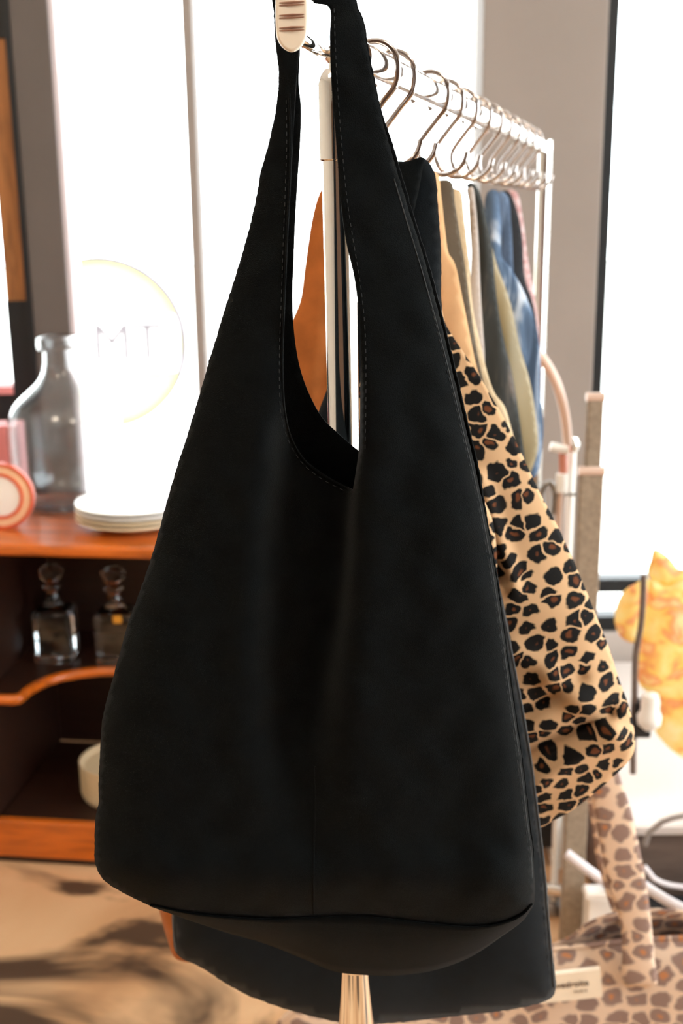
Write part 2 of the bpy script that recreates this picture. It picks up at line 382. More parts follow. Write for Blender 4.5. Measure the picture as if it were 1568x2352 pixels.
# right wall with a wide shop window
wr = MB().box((XR, YB, 0), (XR + 0.1, -0.6, ZC)).box((XR, -0.6, 0), (XR + 0.1, YW + 0.15, 0.5)).box((XR, -0.6, 2.7), (XR + 0.1, YW + 0.15, ZC)).box((XR, 2.9, 0.5), (XR + 0.1, YW + 0.15, 2.7))
st('wall_right', wr, M['wallr'])
st('window_4', MB().box((XR + 0.04, -0.6, 0.5), (XR + 0.05, 2.9, 2.7)), M['pane'])
# window wall: pillars, mullion, sill wall and head, from the photograph's own edges
def xat(px, py, Y=YW): return float(onY(px, py, Y)[0])
ZS = float(onY(1400, 1336, YW)[2])           # underside level of the glass
ZS2 = float(onY(1400, 1455, YW)[2])
xa, xb = xat(1095, 300), xat(1367, 300)      # right pillar
YP = YW - 0.03
xc, xd = xat(46, 350, YP), xat(131, 350, YP)            # left pillar
xe = xat(12, 700, YP)
xm0, xm1 = xat(430, 300), xat(452, 300)
st('wall_front', MB().box((XL, YW, 0), (XR, YW + 0.12, ZS2)).box((XL, YW, 2.85), (XR, YW + 0.12, ZC)), M['wall'])
st('trim_1', MB().box((xa, YW - 0.10, 0), (xb, YW + 0.12, 2.85), 0.004), M['col'])
st('trim_2', MB().box((xb, YW - 0.06, ZS2), (xb + 0.035, YW + 0.08, 2.85)), M['black'])
st('trim_3', MB().box((xc, YP, ZS2), (xd, YW + 0.04, 2.85), 0.002), M['col2'])
st('trim_4', MB().box((xd, YP + 0.012, ZS2), (xd + 0.014, YW + 0.04, 2.85)), M['trim'])
st('trim_5', MB().box((xc - 0.014, YP - 0.005, ZS2), (xc, YW + 0.04, 2.85)), M['black'])
# frames
wf = MB().box((xb + 0.035, YW + 0.02, ZS2), (XR, YW + 0.08, ZS2 + 0.045)).box((xb + 0.035, YW + 0.02, float(onY(1400, 1366, YW)[2])), (XR, YW + 0.08, ZS)).box((xb + 0.035, YW + 0.02, 2.81), (XR, YW + 0.08, 2.85))
w1 = st('window_1', MB().box((xb + 0.035, YW + 0.045, ZS2), (XR, YW + 0.051, 2.85)), M['pane']); w1f = wf.build('window_frame', M['black'], w1)
w2 = st('window_2', MB().box((xd + 0.022, YW + 0.045, ZS2), (xa, YW + 0.051, 2.85)), M['pane'])
MB().box((xm0, YW - 0.02, ZS2), (xm1, YW + 0.08, 2.85), 0.003).build('mullion', M['col'], w2)
MB().box((xd + 0.022, YW, ZS2), (xa, YW + 0.08, ZS2 + 0.04)).box((xd + 0.022, YW, 2.81), (xa, YW + 0.08, 2.85)).build('window_frame', M['black'], w2)
# bay left of the left pillar: a panelled wood return above a dark dado
z7 = float(onY(30, 690, YW)[2]); z0 = float(onY(20, 90, YW)[2]); z9 = float(onY(12, 906, YP)[2])
st('wall_bay', MB().box((xe, YW - 0.02, ZS2), (xc - 0.014, YW + 0.10, z7)).box((XL, YW - 0.02, ZS2), (xe, YW + 0.10, z9)), M['black'])
st('wall_panel', MB().box((xe, YW - 0.015, z7), (xc - 0.014, YW + 0.10, z0)), M['ply'])
st('wall_header', MB().box((xe, YW - 0.02, z0), (xc - 0.014, YW + 0.10, 2.85)), M['black'])
w3 = st('window_3', MB().box((XL, YW + 0.045, z9), (xe, YW + 0.051, 2.85)), M['pane'])
MB().box((XL, YW - 0.03, z9), (xe, YW + 0.06, z9 + 0.02)).build('sill_strip', M['pink'], w3)
# outdoors
st('pavement', MB().box((-25, YW + 0.15, -0.25), (25, 40, -0.15)), M['pave'])

# round sign outside the window
def text_mesh(body, size, loc, rot, name, mat, parent, extrude=0.0004, org=None, bold=False, spacing=1.0, align='CENTER'):
    cu = bpy.data.curves.new(name, 'FONT'); cu.body = body; cu.size = size; cu.extrude = extrude; cu.align_x = align; cu.align_y = 'CENTER'; cu.space_character = spacing
    if bold: cu.offset = size * 0.02
    tmp = bpy.data.objects.new(name + '_src', cu); COL.objects.link(tmp)
    dg = bpy.context.evaluated_depsgraph_get(); me = bpy.data.meshes.new_from_object(tmp.evaluated_get(dg)); me.name = name
    bpy.data.objects.remove(tmp); bpy.data.curves.remove(cu)
    me.materials.clear(); me.materials.append(mat)
    o = bpy.data.objects.new(name, me); COL.objects.link(o); o.parent = parent
    o.location = tuple(float(a) for a in (np.array(loc) - np.array(parent.location))); o.rotation_euler = rot; return o
YS = 6.0
sc = onY(232, 790, YS); se = onY(400, 790, YS); sr = float(se[0] - sc[0]) * 1.1
sg = empty('street_sign', (sc[0], YS, -0.15), 'round pale yellow and white sign with grey lettering outside the left window', 'sign')
def disc_y(c, r0, r1, y0, y1, n=64):
    mb = MB(); V = []; Fs = []
    for y in (y0, y1):
        for r in ((r0, r1) if r0 > 0 else (1e-4, r1)):
            for k in range(n): a = 2 * math.pi * k / n; V.append((c[0] + r * math.cos(a), y, c[2] + r * math.sin(a)))
    for k in range(n):
        j = (k + 1) % n
        Fs += [[k, j, n + j, n + k], [2 * n + k, 3 * n + k, 3 * n + j, 2 * n + j], [n + k, n + j, 3 * n + j, 3 * n + k], [k, 2 * n + k, 2 * n + j, j]]
    return mb.add(V, Fs)
disc_y(sc, 0, sr, YS, YS + 0.03).build('sign_face', M['yel'], sg)
disc_y(sc, sr, sr * 1.06, YS - 0.01, YS + 0.04).build('sign_rim', M['signg'], sg)
MB().box((sc[0] - sr * 0.98, YS - 0.008, sc[2] - 0.15), (sc[0] + sr * 0.98, YS + 0.001, sc[2] + 0.15)).build('lettering_band', M['signw'], sg)
text_mesh('RMT', 0.27, (sc[0] + 0.06, YS - 0.012, sc[2]), (math.pi / 2, 0, 0), 'lettering', M['signg'], sg, 0.002)
MB().tube([(sc[0], YS + 0.06, -0.15), (sc[0], YS + 0.06, sc[2])], 0.03).build('sign_post', M['signw'], sg)

# ------------------------------------------------------------------ cabinet on the left
ca = math.radians(-7)
c_r = onZ(340, 2003, 0.0)                     # a point of the front bottom edge
zt = float(onP(340, 1252, c_r, np.array([math.sin(ca), -math.cos(ca), 0]))[2])
CB = empty('wooden_cabinet', (c_r[0], c_r[1], 0), 'orange teak cabinet with open compartments and a scalloped inner shelf', 'cabinet', rz=ca)
def cabp(lx, ly, z): return np.array([c_r[0] + lx * math.cos(ca) - ly * math.sin(ca), c_r[1] + lx * math.sin(ca) + ly * math.cos(ca), z])
def cab_local(p):
    d = np.array(p) - np.array([c_r[0], c_r[1], 0]); return np.array([d[0] * math.cos(ca) + d[1] * math.sin(ca), -d[0] * math.sin(ca) + d[1] * math.cos(ca), d[2]])
n_c = np.array([math.sin(ca), -math.cos(ca), 0])
lxl = cab_local(onP(4, 1800, c_r, n_c))[0]    # left side panel
zs0 = cab_local(onP(10, 1596, c_r, n_c))[2]
DP = 0.44; XRt = 0.62; LXL = lxl - 0.02
def lb(name, a, b, mat, bev=0.004, parent=CB): return MB().box(a, b, bev).build(name, mat, parent, smooth=False, local=True)
zb = cab_local(onP(200, 1895, c_r, n_c))[2]
top = MB().box((LXL - 0.55, -0.02, zt - 0.028), (XRt, DP, zt), 0.010).build('top_board', M['teak'], CB, local=True)
lb('base_rail', (LXL - 0.55, 0.0, 0.02), (XRt, 0.022, zb), M['teak'])
lb('floor_board', (LXL - 0.53, 0.022, 0.02), (XRt - 0.022, DP - 0.012, zb - 0.002), M['teak_unlit'])  # compartment floor lies unlit, its shade painted by the darker teak
lb('plinth', (LXL - 0.5, 0.01, 0.0), (XRt - 0.05, DP - 0.02, 0.02), M['teak_unlit'])
lb('side_panel', (LXL - 0.022, 0.006, zb), (LXL, DP, zt - 0.028), M['teak_unlit'])
lb('edge_strip', (LXL - 0.022, 0.0, zb), (LXL, 0.006, zs0), M['teak'], 0.001)
lb('side_panel', (XRt - 0.022, 0.0, zb), (XRt, DP, zt - 0.028), M['teak'])
lb('side_panel', (LXL - 0.55, 0.0, zb), (LXL - 0.53, DP, zt - 0.028), M['teak'])
lb('back_panel', (LXL - 0.53, DP - 0.012, zb), (XRt - 0.022, DP, zt - 0.028), M['teak_unlit'], 0)
# scalloped shelf
zs = cab_local(onP(10, 1596, c_r, n_c))[2]
lx1 = cab_local(onP(33, 1600, c_r, n_c))[0]
fr = []
for px, py in ((33, 1604), (60, 1580), (95, 1560), (140, 1545), (200, 1535), (265, 1531), (330, 1529)):
    q = cab_local(onZ(px, py, zs)); fr.append((q[0], max(0.005, min(q[1], DP - 0.05))))
fr = [(LXL, 0.0), (lx1 - 0.004, 0.0)] + fr
mid = fr[-1]; fr = fr + [(XRt - 0.03 - (mid[0] - LXL) * 0 - 0.25, mid[1])] + [(XRt - 0.10, 0.06), (XRt - 0.06, 0.0), (XRt - 0.022, 0.0)]
fs = smooth_path(fr[1:-2], 0.01); fs = np.array([fr[0]] + list(fs) + fr[-2:])
V = []; nF = len(fs)
for z in (zs, zs - 0.022):
    V += [(x, y, z) for x, y in fs] + [(x, DP - 0.012, z) for x, y in fs]
Fq = []
for i in range(nF - 1):
    Fq += [[i, i + 1, nF + i + 1, nF + i], [2 * nF + i, 3 * nF + i, 3 * nF + i + 1, 2 * nF + i + 1], [i, 2 * nF + i, 2 * nF + i + 1, i + 1]]
MB().add(V, Fq).build('shelf', M['teak_unlit'], CB, local=True)  # shelf top darkened like the rest of the unlit inside
ev = [(x, y, z) for z in (zs + 0.0006, zs - 0.0226) for x, y in fs] + [(x, y + 0.004, z) for z in (zs + 0.0006, zs - 0.0226) for x, y in fs]
MB().tube([(x, y - 0.001, zs - 0.011) for x, y in fs], 0.0122, 14).build('shelf_edge', M['teak'], CB, smooth=True, local=True)

# glass decanters on the shelf, one copied
def decanter(loc, lab):
    t = empty('glass_decanter', loc, lab, 'decanter', 'decanters on the cabinet shelf')
    x, y, z = t.location
    w = 0.048; V = []
    mb = MB().box((x - w, y - w, z), (x + w, y + w, z + 0.135), 0.014)
    mb.build('decanter_body', M['glass'], t, smooth=True)
    MB().lathe((x, y, z), [(0.0001, 0.13), (0.030, 0.135), (0.018, 0.15), (0.014, 0.175), (0.024, 0.187), (0.0001, 0.187)], 24).build('neck', M['glass'], t, smooth=True)
    MB().lathe((x, y, z), [(0.0001, 0.188), (0.010, 0.19), (0.014, 0.20), (0.026, 0.215), (0.030, 0.228), (0.022, 0.238), (0.0001, 0.24)], 10).build('stopper', M['glass'], t)
    return t
zsf = zs
d0 = cab_local(onZ(132, 1512, zsf)); d1 = cab_local(onZ(272, 1518, zsf))
dec = decanter(cabp(d0[0], min(max(d0[1], 0.12), 0.33), zsf), 'square glass decanter nearer the left end of the cabinet shelf')
p1 = cabp(d1[0], min(max(d1[1], 0.12), 0.33), zsf)
dec2 = dec.copy(); COL.objects.link(dec2); dec2.location = tuple(p1); dec2['label'] = 'square glass decanter with a small amber tag, close to the black bags'
for ch in list(dec.children):
    c = ch.copy(); COL.objects.link(c); c.parent = dec2
MB().box((p1[0] + 0.004, p1[1] - 0.058, p1[2] + 0.118), (p1[0] + 0.026, p1[1] - 0.050, p1[2] + 0.138), 0.004).build('tag', M['liq'], dec2)

# stack of bowls in the lower compartment
def plate_prof(r, h): return [(0.0001, 0.0), (r * 0.55, 0.0), (r * 0.62, 0.004), (r, h), (r * 0.99, h + 0.004), (r * 0.58, 0.010), (0.0001, 0.009)]
pb = cab_local(onZ(245, 1880, zb)); pc = cabp(pb[0], max(pb[1], 0.16), zb)
for k in range(7):
    o = MB().lathe((pc[0], pc[1], zb), [(0.0001, 0), (0.085, 0), (0.095, 0.004), (0.100, 0.020), (0.097, 0.020), (0.088, 0.008), (0.0001, 0.006)], 40).build('stacked_plate', M['creampl'], None, True, origin=(pc[0], pc[1], zb)) if k == 0 else None
    if k == 0: base_pl = o
    else:
        o = base_pl.copy(); COL.objects.link(o)
    o.location = (pc[0], pc[1], zb + k * 0.0125)
    NP = ['bottom cream plate', 'second cream plate from the bottom', 'third cream plate from the bottom', 'middle cream plate', 'third cream plate from the top', 'second cream plate from the top', 'top cream plate']
    tag(o, NP[k] + ' of the stack low inside the cabinet', 'plate', 'cream plates stacked inside the cabinet')

# demijohn on the cabinet
jb = onZ(162, 1160, zt)
def shell(prof, t=0.003):
    inner = [(max(r - t, 0.0001), z) for r, z in prof[1:]]
    inner = [(0.0001, prof[0][1] + t)] + [(max(r - t, 0.0001), max(z, prof[0][1] + t)) for r, z in prof[1:]]
    return prof + inner[::-1]
sj = float(np.linalg.norm(onY(290, 1000, jb[1]) - onY(32, 1000, jb[1]))) / 2
hj = float(onY(160, 772, jb[1])[2] - zt)
prj = [(0.0001, 0.004), (0.6, 0.0), (0.88, 0.03), (0.97, 0.10), (1.0, 0.28), (1.0, 0.44), (0.97, 0.53), (0.85, 0.61), (0.62, 0.68), (0.42, 0.74), (0.32, 0.80), (0.285, 0.88), (0.28, 0.915), (0.37, 0.925), (0.38, 0.95), (0.37, 0.99), (0.33, 1.0)]
prj = [(r * sj, z * hj) for r, z in prj]
pp = smooth_path(prj[1:], 0.012); prj = [prj[0]] + [tuple(p) for p in pp]
dj = MB().lathe((jb[0], jb[1], zt + 0.001), shell(prj, 0.0035), 64).build('glass_demijohn', M['glassr'], None, True, origin=(jb[0], jb[1], zt + 0.001))  # rougher glass than the decanters, so it looks whiter
tag(dj, 'large clear glass demijohn with a thick lip standing on the teak cabinet', 'bottle')
# stack of pale plates
pq = onZ(300, 1225, zt); rp = float(np.linalg.norm(onY(300, 1200, pq[1]) - onY(160, 1200, pq[1]))); pq[1] += rp * 0.55
for k in range(4):
    o = MB().lathe((pq[0], pq[1], zt), plate_prof(rp, 0.022), 56).build('dinner_plate', M['white'] if k > 1 else M['creampl'], None, True, origin=(pq[0], pq[1], zt))
    o.location = (pq[0], pq[1], zt + 0.001 + k * 0.0112)
    tag(o, ['lowest cream plate of the pile on the cabinet top', 'second cream plate up in the pile on the cabinet top', 'white plate just under the top of the cabinet-top pile', 'uppermost white plate of the pile on the cabinet top'][k], 'plate', 'plates piled on the cabinet top')
# leafy garnish pattern bowl is too bright to read in the photograph; left plain
# round orange dish standing on edge, pink box behind
rd = onY(0, 1140, float(onZ(0, 1215, zt)[1])); rr_ = float(rd[2] - zt)
rt = empty('ringed_dish', (rd[0], rd[1], zt), 'round white dish with orange-red rings propped upright on the cabinet', 'dish')
rr_ *= 1.0
for nm, a, b, mt, y in (('dish_face', 0, 0.60, 'white', 0.0), ('inner_ring', 0.60, 0.70, 'red', -0.003), ('band', 0.70, 0.90, 'peach', -0.001), ('outer_ring', 0.90, 1.0, 'red', -0.003)):
    disc_y((rd[0], 0, rd[2]), a * rr_, b * rr_, rd[1] + y, rd[1] + 0.012).build(nm, M[mt], rt)
pk = onZ(10, 1160, zt)
tag(MB().box((pk[0] - 0.16, pk[1] + 0.02, zt), (pk[0] + 0.035, pk[1] + 0.10, float(onY(10, 978, pk[1] + 0.02)[2])), 0.004).build('pink_box', M['pink'], None, origin=(pk[0] - 0.06, pk[1] + 0.06, zt)), 'pink cardboard box behind the ringed dish on the cabinet', 'box')
def slab(name, pts, t, mat, parent):
    n = len(pts); V = list(pts) + [p + np.array([0, t, 0]) for p in pts]
    return MB().add(V, [list(range(n)), [n + i for i in range(n)][::-1]] + [[i, (i + 1) % n, n + (i + 1) % n, n + i] for i in range(n)]).build(name, mat, parent)

# ------------------------------------------------------------------ chrome garment rack
ZR = float(onY(771, 107, 0.87)[2])            # rail height
P0 = onY(771, 107, 0.87); P1r = onZ(1252, 338, ZR)
rd_ = (P1r - P0); rl = float(np.linalg.norm(rd_)); rd_ /= rl
def rail_at_Y(Y): return P0 + rd_ * ((Y - P0[1]) / rd_[1])
foot = onY(817, 2300, 0.87); s_ = (foot - P0) / (foot[2] - P0[2])
pole_at = lambda z: P0 + s_ * (z - P0[2])
fbase = pole_at(0.0)
rk = empty('clothes_rack', fbase, 'chrome clothes rack with a long top rail hung with bags and clothes', 'clothes rack')
RP = 0.0122
zj = float(onY(771, 367, 0.87)[2]); ztp = float(onY(771, 160, 0.87)[2]); zcn = float(onY(818, 2235, 0.87)[2])
MB().tube([pole_at(0.16), pole_at(zj)], RP, 40).build('pole', M['chrome'], rk, smooth=True)
zz = [zj, zj + 0.001, ztp - 0.012, ztp - 0.004, ztp]
MB().tube([pole_at(z) for z in (zj - 0.001, zj, ztp - 0.010, ztp - 0.004, ztp)], [RP + 0.001, RP + 0.0022, RP + 0.0022, RP, 0.009], 40).build('pole_sleeve', M['chrome'], rk, smooth=True)
MB().tube([pole_at(z) for z in (ztp, ztp + 0.004, ztp + 0.012, ztp + 0.014)], [0.006, 0.0055, 0.0135, 0.0125], 32).build('socket', M['chrome'], rk, smooth=True)
zc1 = float(onY(818, 2230, 0.87)[2])
MB().tube([pole_at(z) for z in (0.06, zc1 - 0.10, zc1 - 0.02, zc1 + 0.004)], [0.021, 0.0185, 0.0135, RP], 40).build('leg_socket', M['chrome'], rk, smooth=True)
MB().tube([P0 + rd_ * 0.055, P0 + rd_ * rl], 0.0125, 32).build('top_rail', M['chrome'], rk, smooth=True)
far = P0 + rd_ * rl
MB().tube([far + np.array([0, 0, 0.012]), far, np.array([far[0], far[1], 0.07])], 0.0125, 32).build('pole', M['chrome'], rk, smooth=True)
pr2 = np.array([rd_[1], -rd_[0], 0])
for c in (fbase, np.array([far[0], far[1], 0])):
    MB().tube([c - pr2 * 0.24 + (0, 0, 0.06), c + pr2 * 0.24 + (0, 0, 0.06)], 0.014, 24).build('foot_bar', M['chrome'], rk, smooth=True)
    for sg_ in (-1, 1):
        e = c + pr2 * 0.22 * sg_
        MB().tube([e - rd_ * 0.01 + (0, 0, 0.024), e + rd_ * 0.01 + (0, 0, 0.024)], 0.024, 24).build('caster', M['black'], rk, smooth=True)
MB().tube([fbase + (0, 0, 0.09), np.array([far[0], far[1], 0.09])], 0.011, 20).build('bottom_rail', M['chrome'], rk, smooth=True)
# arm with the cream end plate
MB().tube([pole_at(ztp + 0.008), P0 + rd_ * 0.02, P0 + rd_ * 0.06], 0.005, 16).build('rail_neck', M['chrome'], rk, smooth=True)
MB().tube([onY(669, -4, 0.752), onY(722, -4, 0.785), onY(728, -4, 0.80)], 0.003, 16).build('peg', M['chrome'], rk, smooth=True)
a0 = pole_at(ztp + 0.014); a1 = onY(748, 119, 0.85); a2 = onY(706, 99, 0.765); a3 = onY(672, 70, 0.752); a4 = onY(669, 20, 0.752)
MB().tube(smooth_path([a0, a1, a2, a3, a4, onY(669, -20, 0.752)], 0.004), 0.0042, 20).build('display_arm', M['chrome'], rk, smooth=True)
pc_ = [(633, -70), (633, 60), (637, 90), (650, 109), (669, 118), (688, 109), (701, 90), (706, 60), (704, -70)]
po = smooth_path(pc_, 6); po = np.array(po)
V = [onY(x, y, 0.745) for x, y in po] + [onY(x, y, 0.745) + np.array([0, 0.006, 0]) for x, y in po]; n = len(po)
pl = MB().add(V, [list(range(n)), [n + i for i in range(n)][::-1]] + [[i, (i + 1) % n, n + (i + 1) % n, n + i] for i in range(n)]).build('end_plate', M['cream'], rk)
bv = pl.modifiers.new('bevel', 'BEVEL'); bv.width = 0.0016; bv.segments = 3; bv.limit_method = 'ANGLE'
for y in (-24, 5, 11, 34, 40, 63, 69):
    MB().tube([onY(641, y + 2, 0.7452), onY(670, y, 0.7448), onY(698, y - 1, 0.7452)], [0.0004, 0.0007, 0.0004], 10).build('groove', M['groove'], rk, smooth=True)

# ------------------------------------------------------------------ S hooks
def hook_pts(R0=0.0185, R1=0.024, zb=-0.075, n=18):
    """an S in its own x-z plane: a small loop over the rail, a larger loop below"""
    pts = []
    for i in range(n + 1):
        a = math.radians(215 - 235 * i / n); pts.append((R0 * math.cos(a), 0, R0 * math.sin(a)))
    for i in range(n + 1):
        a = math.radians(140 + 215 * i / n)
        pts.append((R1 * math.cos(a) * 1.0 + 0.014, 0, zb + 0.020 + R1 * math.sin(a)))
    return smooth_path([pts[0]] + pts[2:n:2] + [(0.017, 0, -0.014), (0.006, 0, -0.028)] + pts[n + 3::2], 0.003)
hp = hook_pts()
hook_mesh = None
def s_hook(Y, lab, grp, yaw=0.0, flip=1, dz=0.0):
    global hook_mesh
    p = rail_at_Y(Y)
    if hook_mesh is None:
        o = MB().tube([tuple(q) for q in hp], 0.0026, 12).build('s_hook', M['hook'], None, True, origin=(0, 0, 0)); hook_mesh = o
    else:
        o = hook_mesh.copy(); COL.objects.link(o)
    o.location = (p[0], p[1], p[2] + dz); o.rotation_euler = (0, 0, math.atan2(rd_[1], rd_[0]) - math.pi / 2 + yaw); o.scale = (flip, 1, 1)
    return tag(o, lab, 'hook', grp)
G = 'chrome S hooks on the top rail'
s_hook(0.98, 'nearest chrome S hook on the rail, carrying the rear black bag', G, 0.35)
s_hook(1.04, 'second chrome S hook from the front, just behind the nearest', G, 0.1)
s_hook(1.19, 'chrome S hook over the pale camel bag strap', G, 0.2)
s_hook(1.27, 'chrome S hook over the dark brown canvas garment', G, 0.0)
FARY = [1.36, 1.46, 1.55, 1.64, 1.73, 1.82, 1.91, 2.0]
for i, y in enumerate(FARY):
    s_hook(y, ['chrome S hook above the beige linen garment', 'chrome S hook above the pale grey cotton garment', 'chrome S hook above the dark patterned trousers', 'chrome S hook above the olive beige satin garment', 'chrome S hook above the washed blue denim', 'chrome S hook above the black jersey garment', 'chrome S hook above the pale pink lace garment', 'farthest chrome S hook, empty beside the rear rack pole'][i], G, random.uniform(-0.2, 0.2))

# ------------------------------------------------------------------ front black bag
Lout = [(628, -60), (629, 30), (634, 110), (640, 160), (640, 195), (633, 255), (620, 320), (601, 390), (588, 460), (572, 530), (552, 600), (515, 720), (482, 830), (456, 920), (430, 1005), (406, 1080), (384, 1155), (360, 1245), (333, 1330), (300, 1420), (280, 1490), (262, 1555), (246, 1612), (236, 1660), (231, 1740), (228, 1810), (229, 1840), (222, 1872), (219, 1930), (221, 1985), (238, 2018), (290, 2052), (365, 2085), (430, 2098), (520, 2106), (620, 2112), (720, 2108), (820, 2106), (900, 2112), (1000, 2124), (1090, 2130), (1150, 2122), (1196, 2104), (1220, 2084), (1226, 2060), (1224, 2000)]
Rout = [(1222, 1960), (1213, 1890), (1203, 1800), (1190, 1700), (1172, 1580), (1153, 1440), (1136, 1320), (1115, 1200), (1090, 1080), (1068, 985), (1046, 890), (1020, 780), (993, 670), (968, 580), (940, 492), (915, 408), (892, 330), (872, 255), (856, 180), (842, 110), (832, 50), (818, 15), (800, -60)]
outer1 = smooth_path(Lout + Rout, 7, closed=True)
hole_f = [(688, -2), (686, 110), (680, 190), (676, 260), (672, 330), (668, 400), (664, 480), (659, 580), (655, 680), (651, 780), (650, 860), (655, 945), (668, 1000), (698, 1052), (745, 1090), (812, 1126), (818, 1090), (826, 1030), (829, 920), (827, 750), (815, 645), (796, 560), (783, 470), (776, 380), (768, 280), (761, 190), (757, 90), (755, 16), (725, 8)]
hole_b = [(690, -2), (689, 110), (686, 190), (691, 245), (689, 330), (684, 400), (678, 500), (674, 600), (671, 690), (677, 780), (690, 850), (712, 910), (742, 962), (785, 1003), (830, 1040), (900, 1075), (950, 1000), (960, 850), (930, 650), (890, 480), (850, 330), (820, 200), (800, 90), (780, 16), (725, 8)]
hf = smooth_path(hole_f[:16], 7); hf = np.array(list(hf) + list(smooth_path(hole_f[15:], 7))[1:])
hb = smooth_path(hole_b, 7, closed=True)
B1Y = 0.785
b1 = empty('tote_bag', onY(760, 2238, B1Y), 'large black suede tote bag hanging in front of the chrome pole', 'bag')
def seg_d(P, a, b):
    a = np.array(a, float); b = np.array(b, float); ab = b - a; t = np.clip(((P - a) @ ab) / (ab @ ab), 0, 1)
    q = a + t[:, None] * ab; d = np.linalg.norm(P - q, axis=1); s = (ab[0] * (P[:, 1] - a[1]) - ab[1] * (P[:, 0] - a[0])); return d, np.sign(s), t
def xline(P, pts):
    pts = np.array(pts, float); return np.interp(P[:, 1], pts[:, 1], pts[:, 0])
def f_front(P, d):
    x, y = P[:, 0], P[:, 1]
    body = np.clip((y - 250) / 900, 0, 1)
    z = (0.004 + 0.016 * body) * (1 - np.exp(-d / 45.0))
    # left ridge, valley and the flap that falls from the right strap
    xl = xline(P, [(650, 900), (632, 1080), (612, 1250), (600, 1500), (600, 1700), (640, 1900), (700, 2150)])
    xr = xline(P, [(828, 900), (826, 1040), (812, 1120), (806, 1250), (792, 1420), (768, 1560), (745, 1700), (740, 1900), (735, 2150)])
    fade = np.clip((y - 760) / 260, 0, 1) * np.clip((2120 - y) / 500, 0, 1)
    sR = 1 / (1 + np.exp(-(x - xr) / np.interp(y, [1000, 1500, 1900], [3, 12, 45])))
    sL = 1 / (1 + np.exp((x - xl) / np.interp(y, [1000, 1500, 1900], [16, 22, 45])))
    valley = (1 - sR) * (1 - sL)
    z = z - 0.026 * valley * fade + 0.007 * np.exp(-((x - xr - 45) / 60) ** 2) * fade + 0.006 * np.exp(-((x - xl + 30) / 55) ** 2) * fade
    z = z + 0.0035 * vnoise(x * 1.6, y * 0.5, 90, 3) * body * (1 - np.exp(-d / 30)) + 0.0012 * vnoise(x, y, 22, 5) * (1 - np.exp(-d / 20))
    # crease of the base seam
    z = z + 0.008 * np.exp(-((y - 2020) / 60) ** 2) * (1 - np.exp(-d / 30))
    # strap rounding
    return z
def f_back(P, d):
    y = P[:, 1]; body = np.clip((y - 600) / 700, 0, 1)
    return -(0.0035 + 0.030 * body) * (1 - np.exp(-d / 60.0)) + 0.001 * vnoise(P[:, 0], y, 40, 9)
fp = sheet('front_panel', outer1, B1Y, f_front, M['suede'], b1, hf, 0.0014, 12, jitter=0.5)
outer1b = smooth_path([(x + (5 if 250 < y < 700 else 0), y) for x, y in Lout[:-12]] + [(720, 2104)] + Lout[-11:] + [(x + (9 if 300 < y < 1150 else 4), y) for x, y in Rout], 7, closed=True)
bp = sheet('back_panel', outer1b, B1Y + 0.002, f_back, M['suede'], b1, hb, 0.0014, 14, jitter=0.5)
# base gusset: falls from the front seam back to the lower lobe
seam = smooth_path([(345, 2078), (430, 2096), (520, 2106), (620, 2111), (720, 2107), (820, 2105), (900, 2111), (1000, 2123), (1090, 2129), (1150, 2121), (1200, 2100), (1222, 2075)], 8)
low = smooth_path([(345, 2080), (430, 2110), (520, 2140), (610, 2166), (700, 2202), (770, 2230), (840, 2238), (920, 2238), (1000, 2226), (1080, 2196), (1150, 2150), (1200, 2112), (1224, 2076)], 8)
nn = 90
def resamp(p, n):
    d = np.r_[0, np.cumsum(np.linalg.norm(np.diff(p, axis=0), axis=1))]; t = np.linspace(0, d[-1], n); return np.stack([np.interp(t, d, p[:, 0]), np.interp(t, d, p[:, 1])], 1)
sa, lo_ = resamp(seam, nn), resamp(low, nn)
V = []; rows = 9
for j in range(rows):
    t = j / (rows - 1); q = sa * (1 - t) + lo_ * t
    for i, (x, y) in enumerate(q):
        w = math.sin(math.pi * i / (nn - 1)) ** 0.6
        dz = 0.006 * (1 - t) - 0.045 * t * w + 0.010 * math.sin(math.pi * t) * w
        r = ray(x, y); V.append(CAM + r * ((B1Y - dz) / r[1]))
gs = mesh_obj('base_gusset', V, [[j * nn + i, j * nn + i + 1, (j + 1) * nn + i + 1, (j + 1) * nn + i] for j in range(rows - 1) for i in range(nn - 1)], M['suede'], b1)
fix_normals(gs); sm = gs.modifiers.new('cloth_thickness', 'SOLIDIFY'); sm.thickness = 0.0014; sm.offset = 0
def surf(fn, Y, outer):
    def f(x, y, lift=0.001):
        P = np.array([[x, y]], float); d = dist_poly(P, outer); dz = float(fn(P, d)[0]) + lift; r = ray(x, y); return CAM + r * ((Y - dz) / r[1])
    return f
sfr = surf(f_front, B1Y, outer1)
def stitches(name, path, parent, sf, dash=9, gap=9, r=0.00028, mat='thread'):
    q = smooth_path(path, 3.0); mb = MB(); L = 0; i = 0
    while i < len(q) - 4:
        k = max(1, int(dash / 3)); a, b = q[i], q[min(i + k, len(q) - 1)]
        mb.tube([sf(*a), sf(*((a + b) / 2), 0.0012), sf(*b)], r, 6); i += int((dash + gap) / 3)
    return mb.build(name, M[mat], parent, smooth=True)
stitches('stitching', [(767, 20), (770, 110), (776, 220), (786, 350), (797, 460), (812, 560), (827, 650), (838, 760), (840, 900), (838, 1040)], b1, sfr)
stitches('stitching', [(905, 410), (930, 490), (958, 585), (984, 680), (1010, 785), (1036, 890), (1058, 985), (1080, 1080), (1105, 1200), (1126, 1320), (1144, 1440), (1163, 1580), (1181, 1700), (1194, 1800), (1205, 1890), (1213, 1960), (1214, 2040)], b1, sfr)
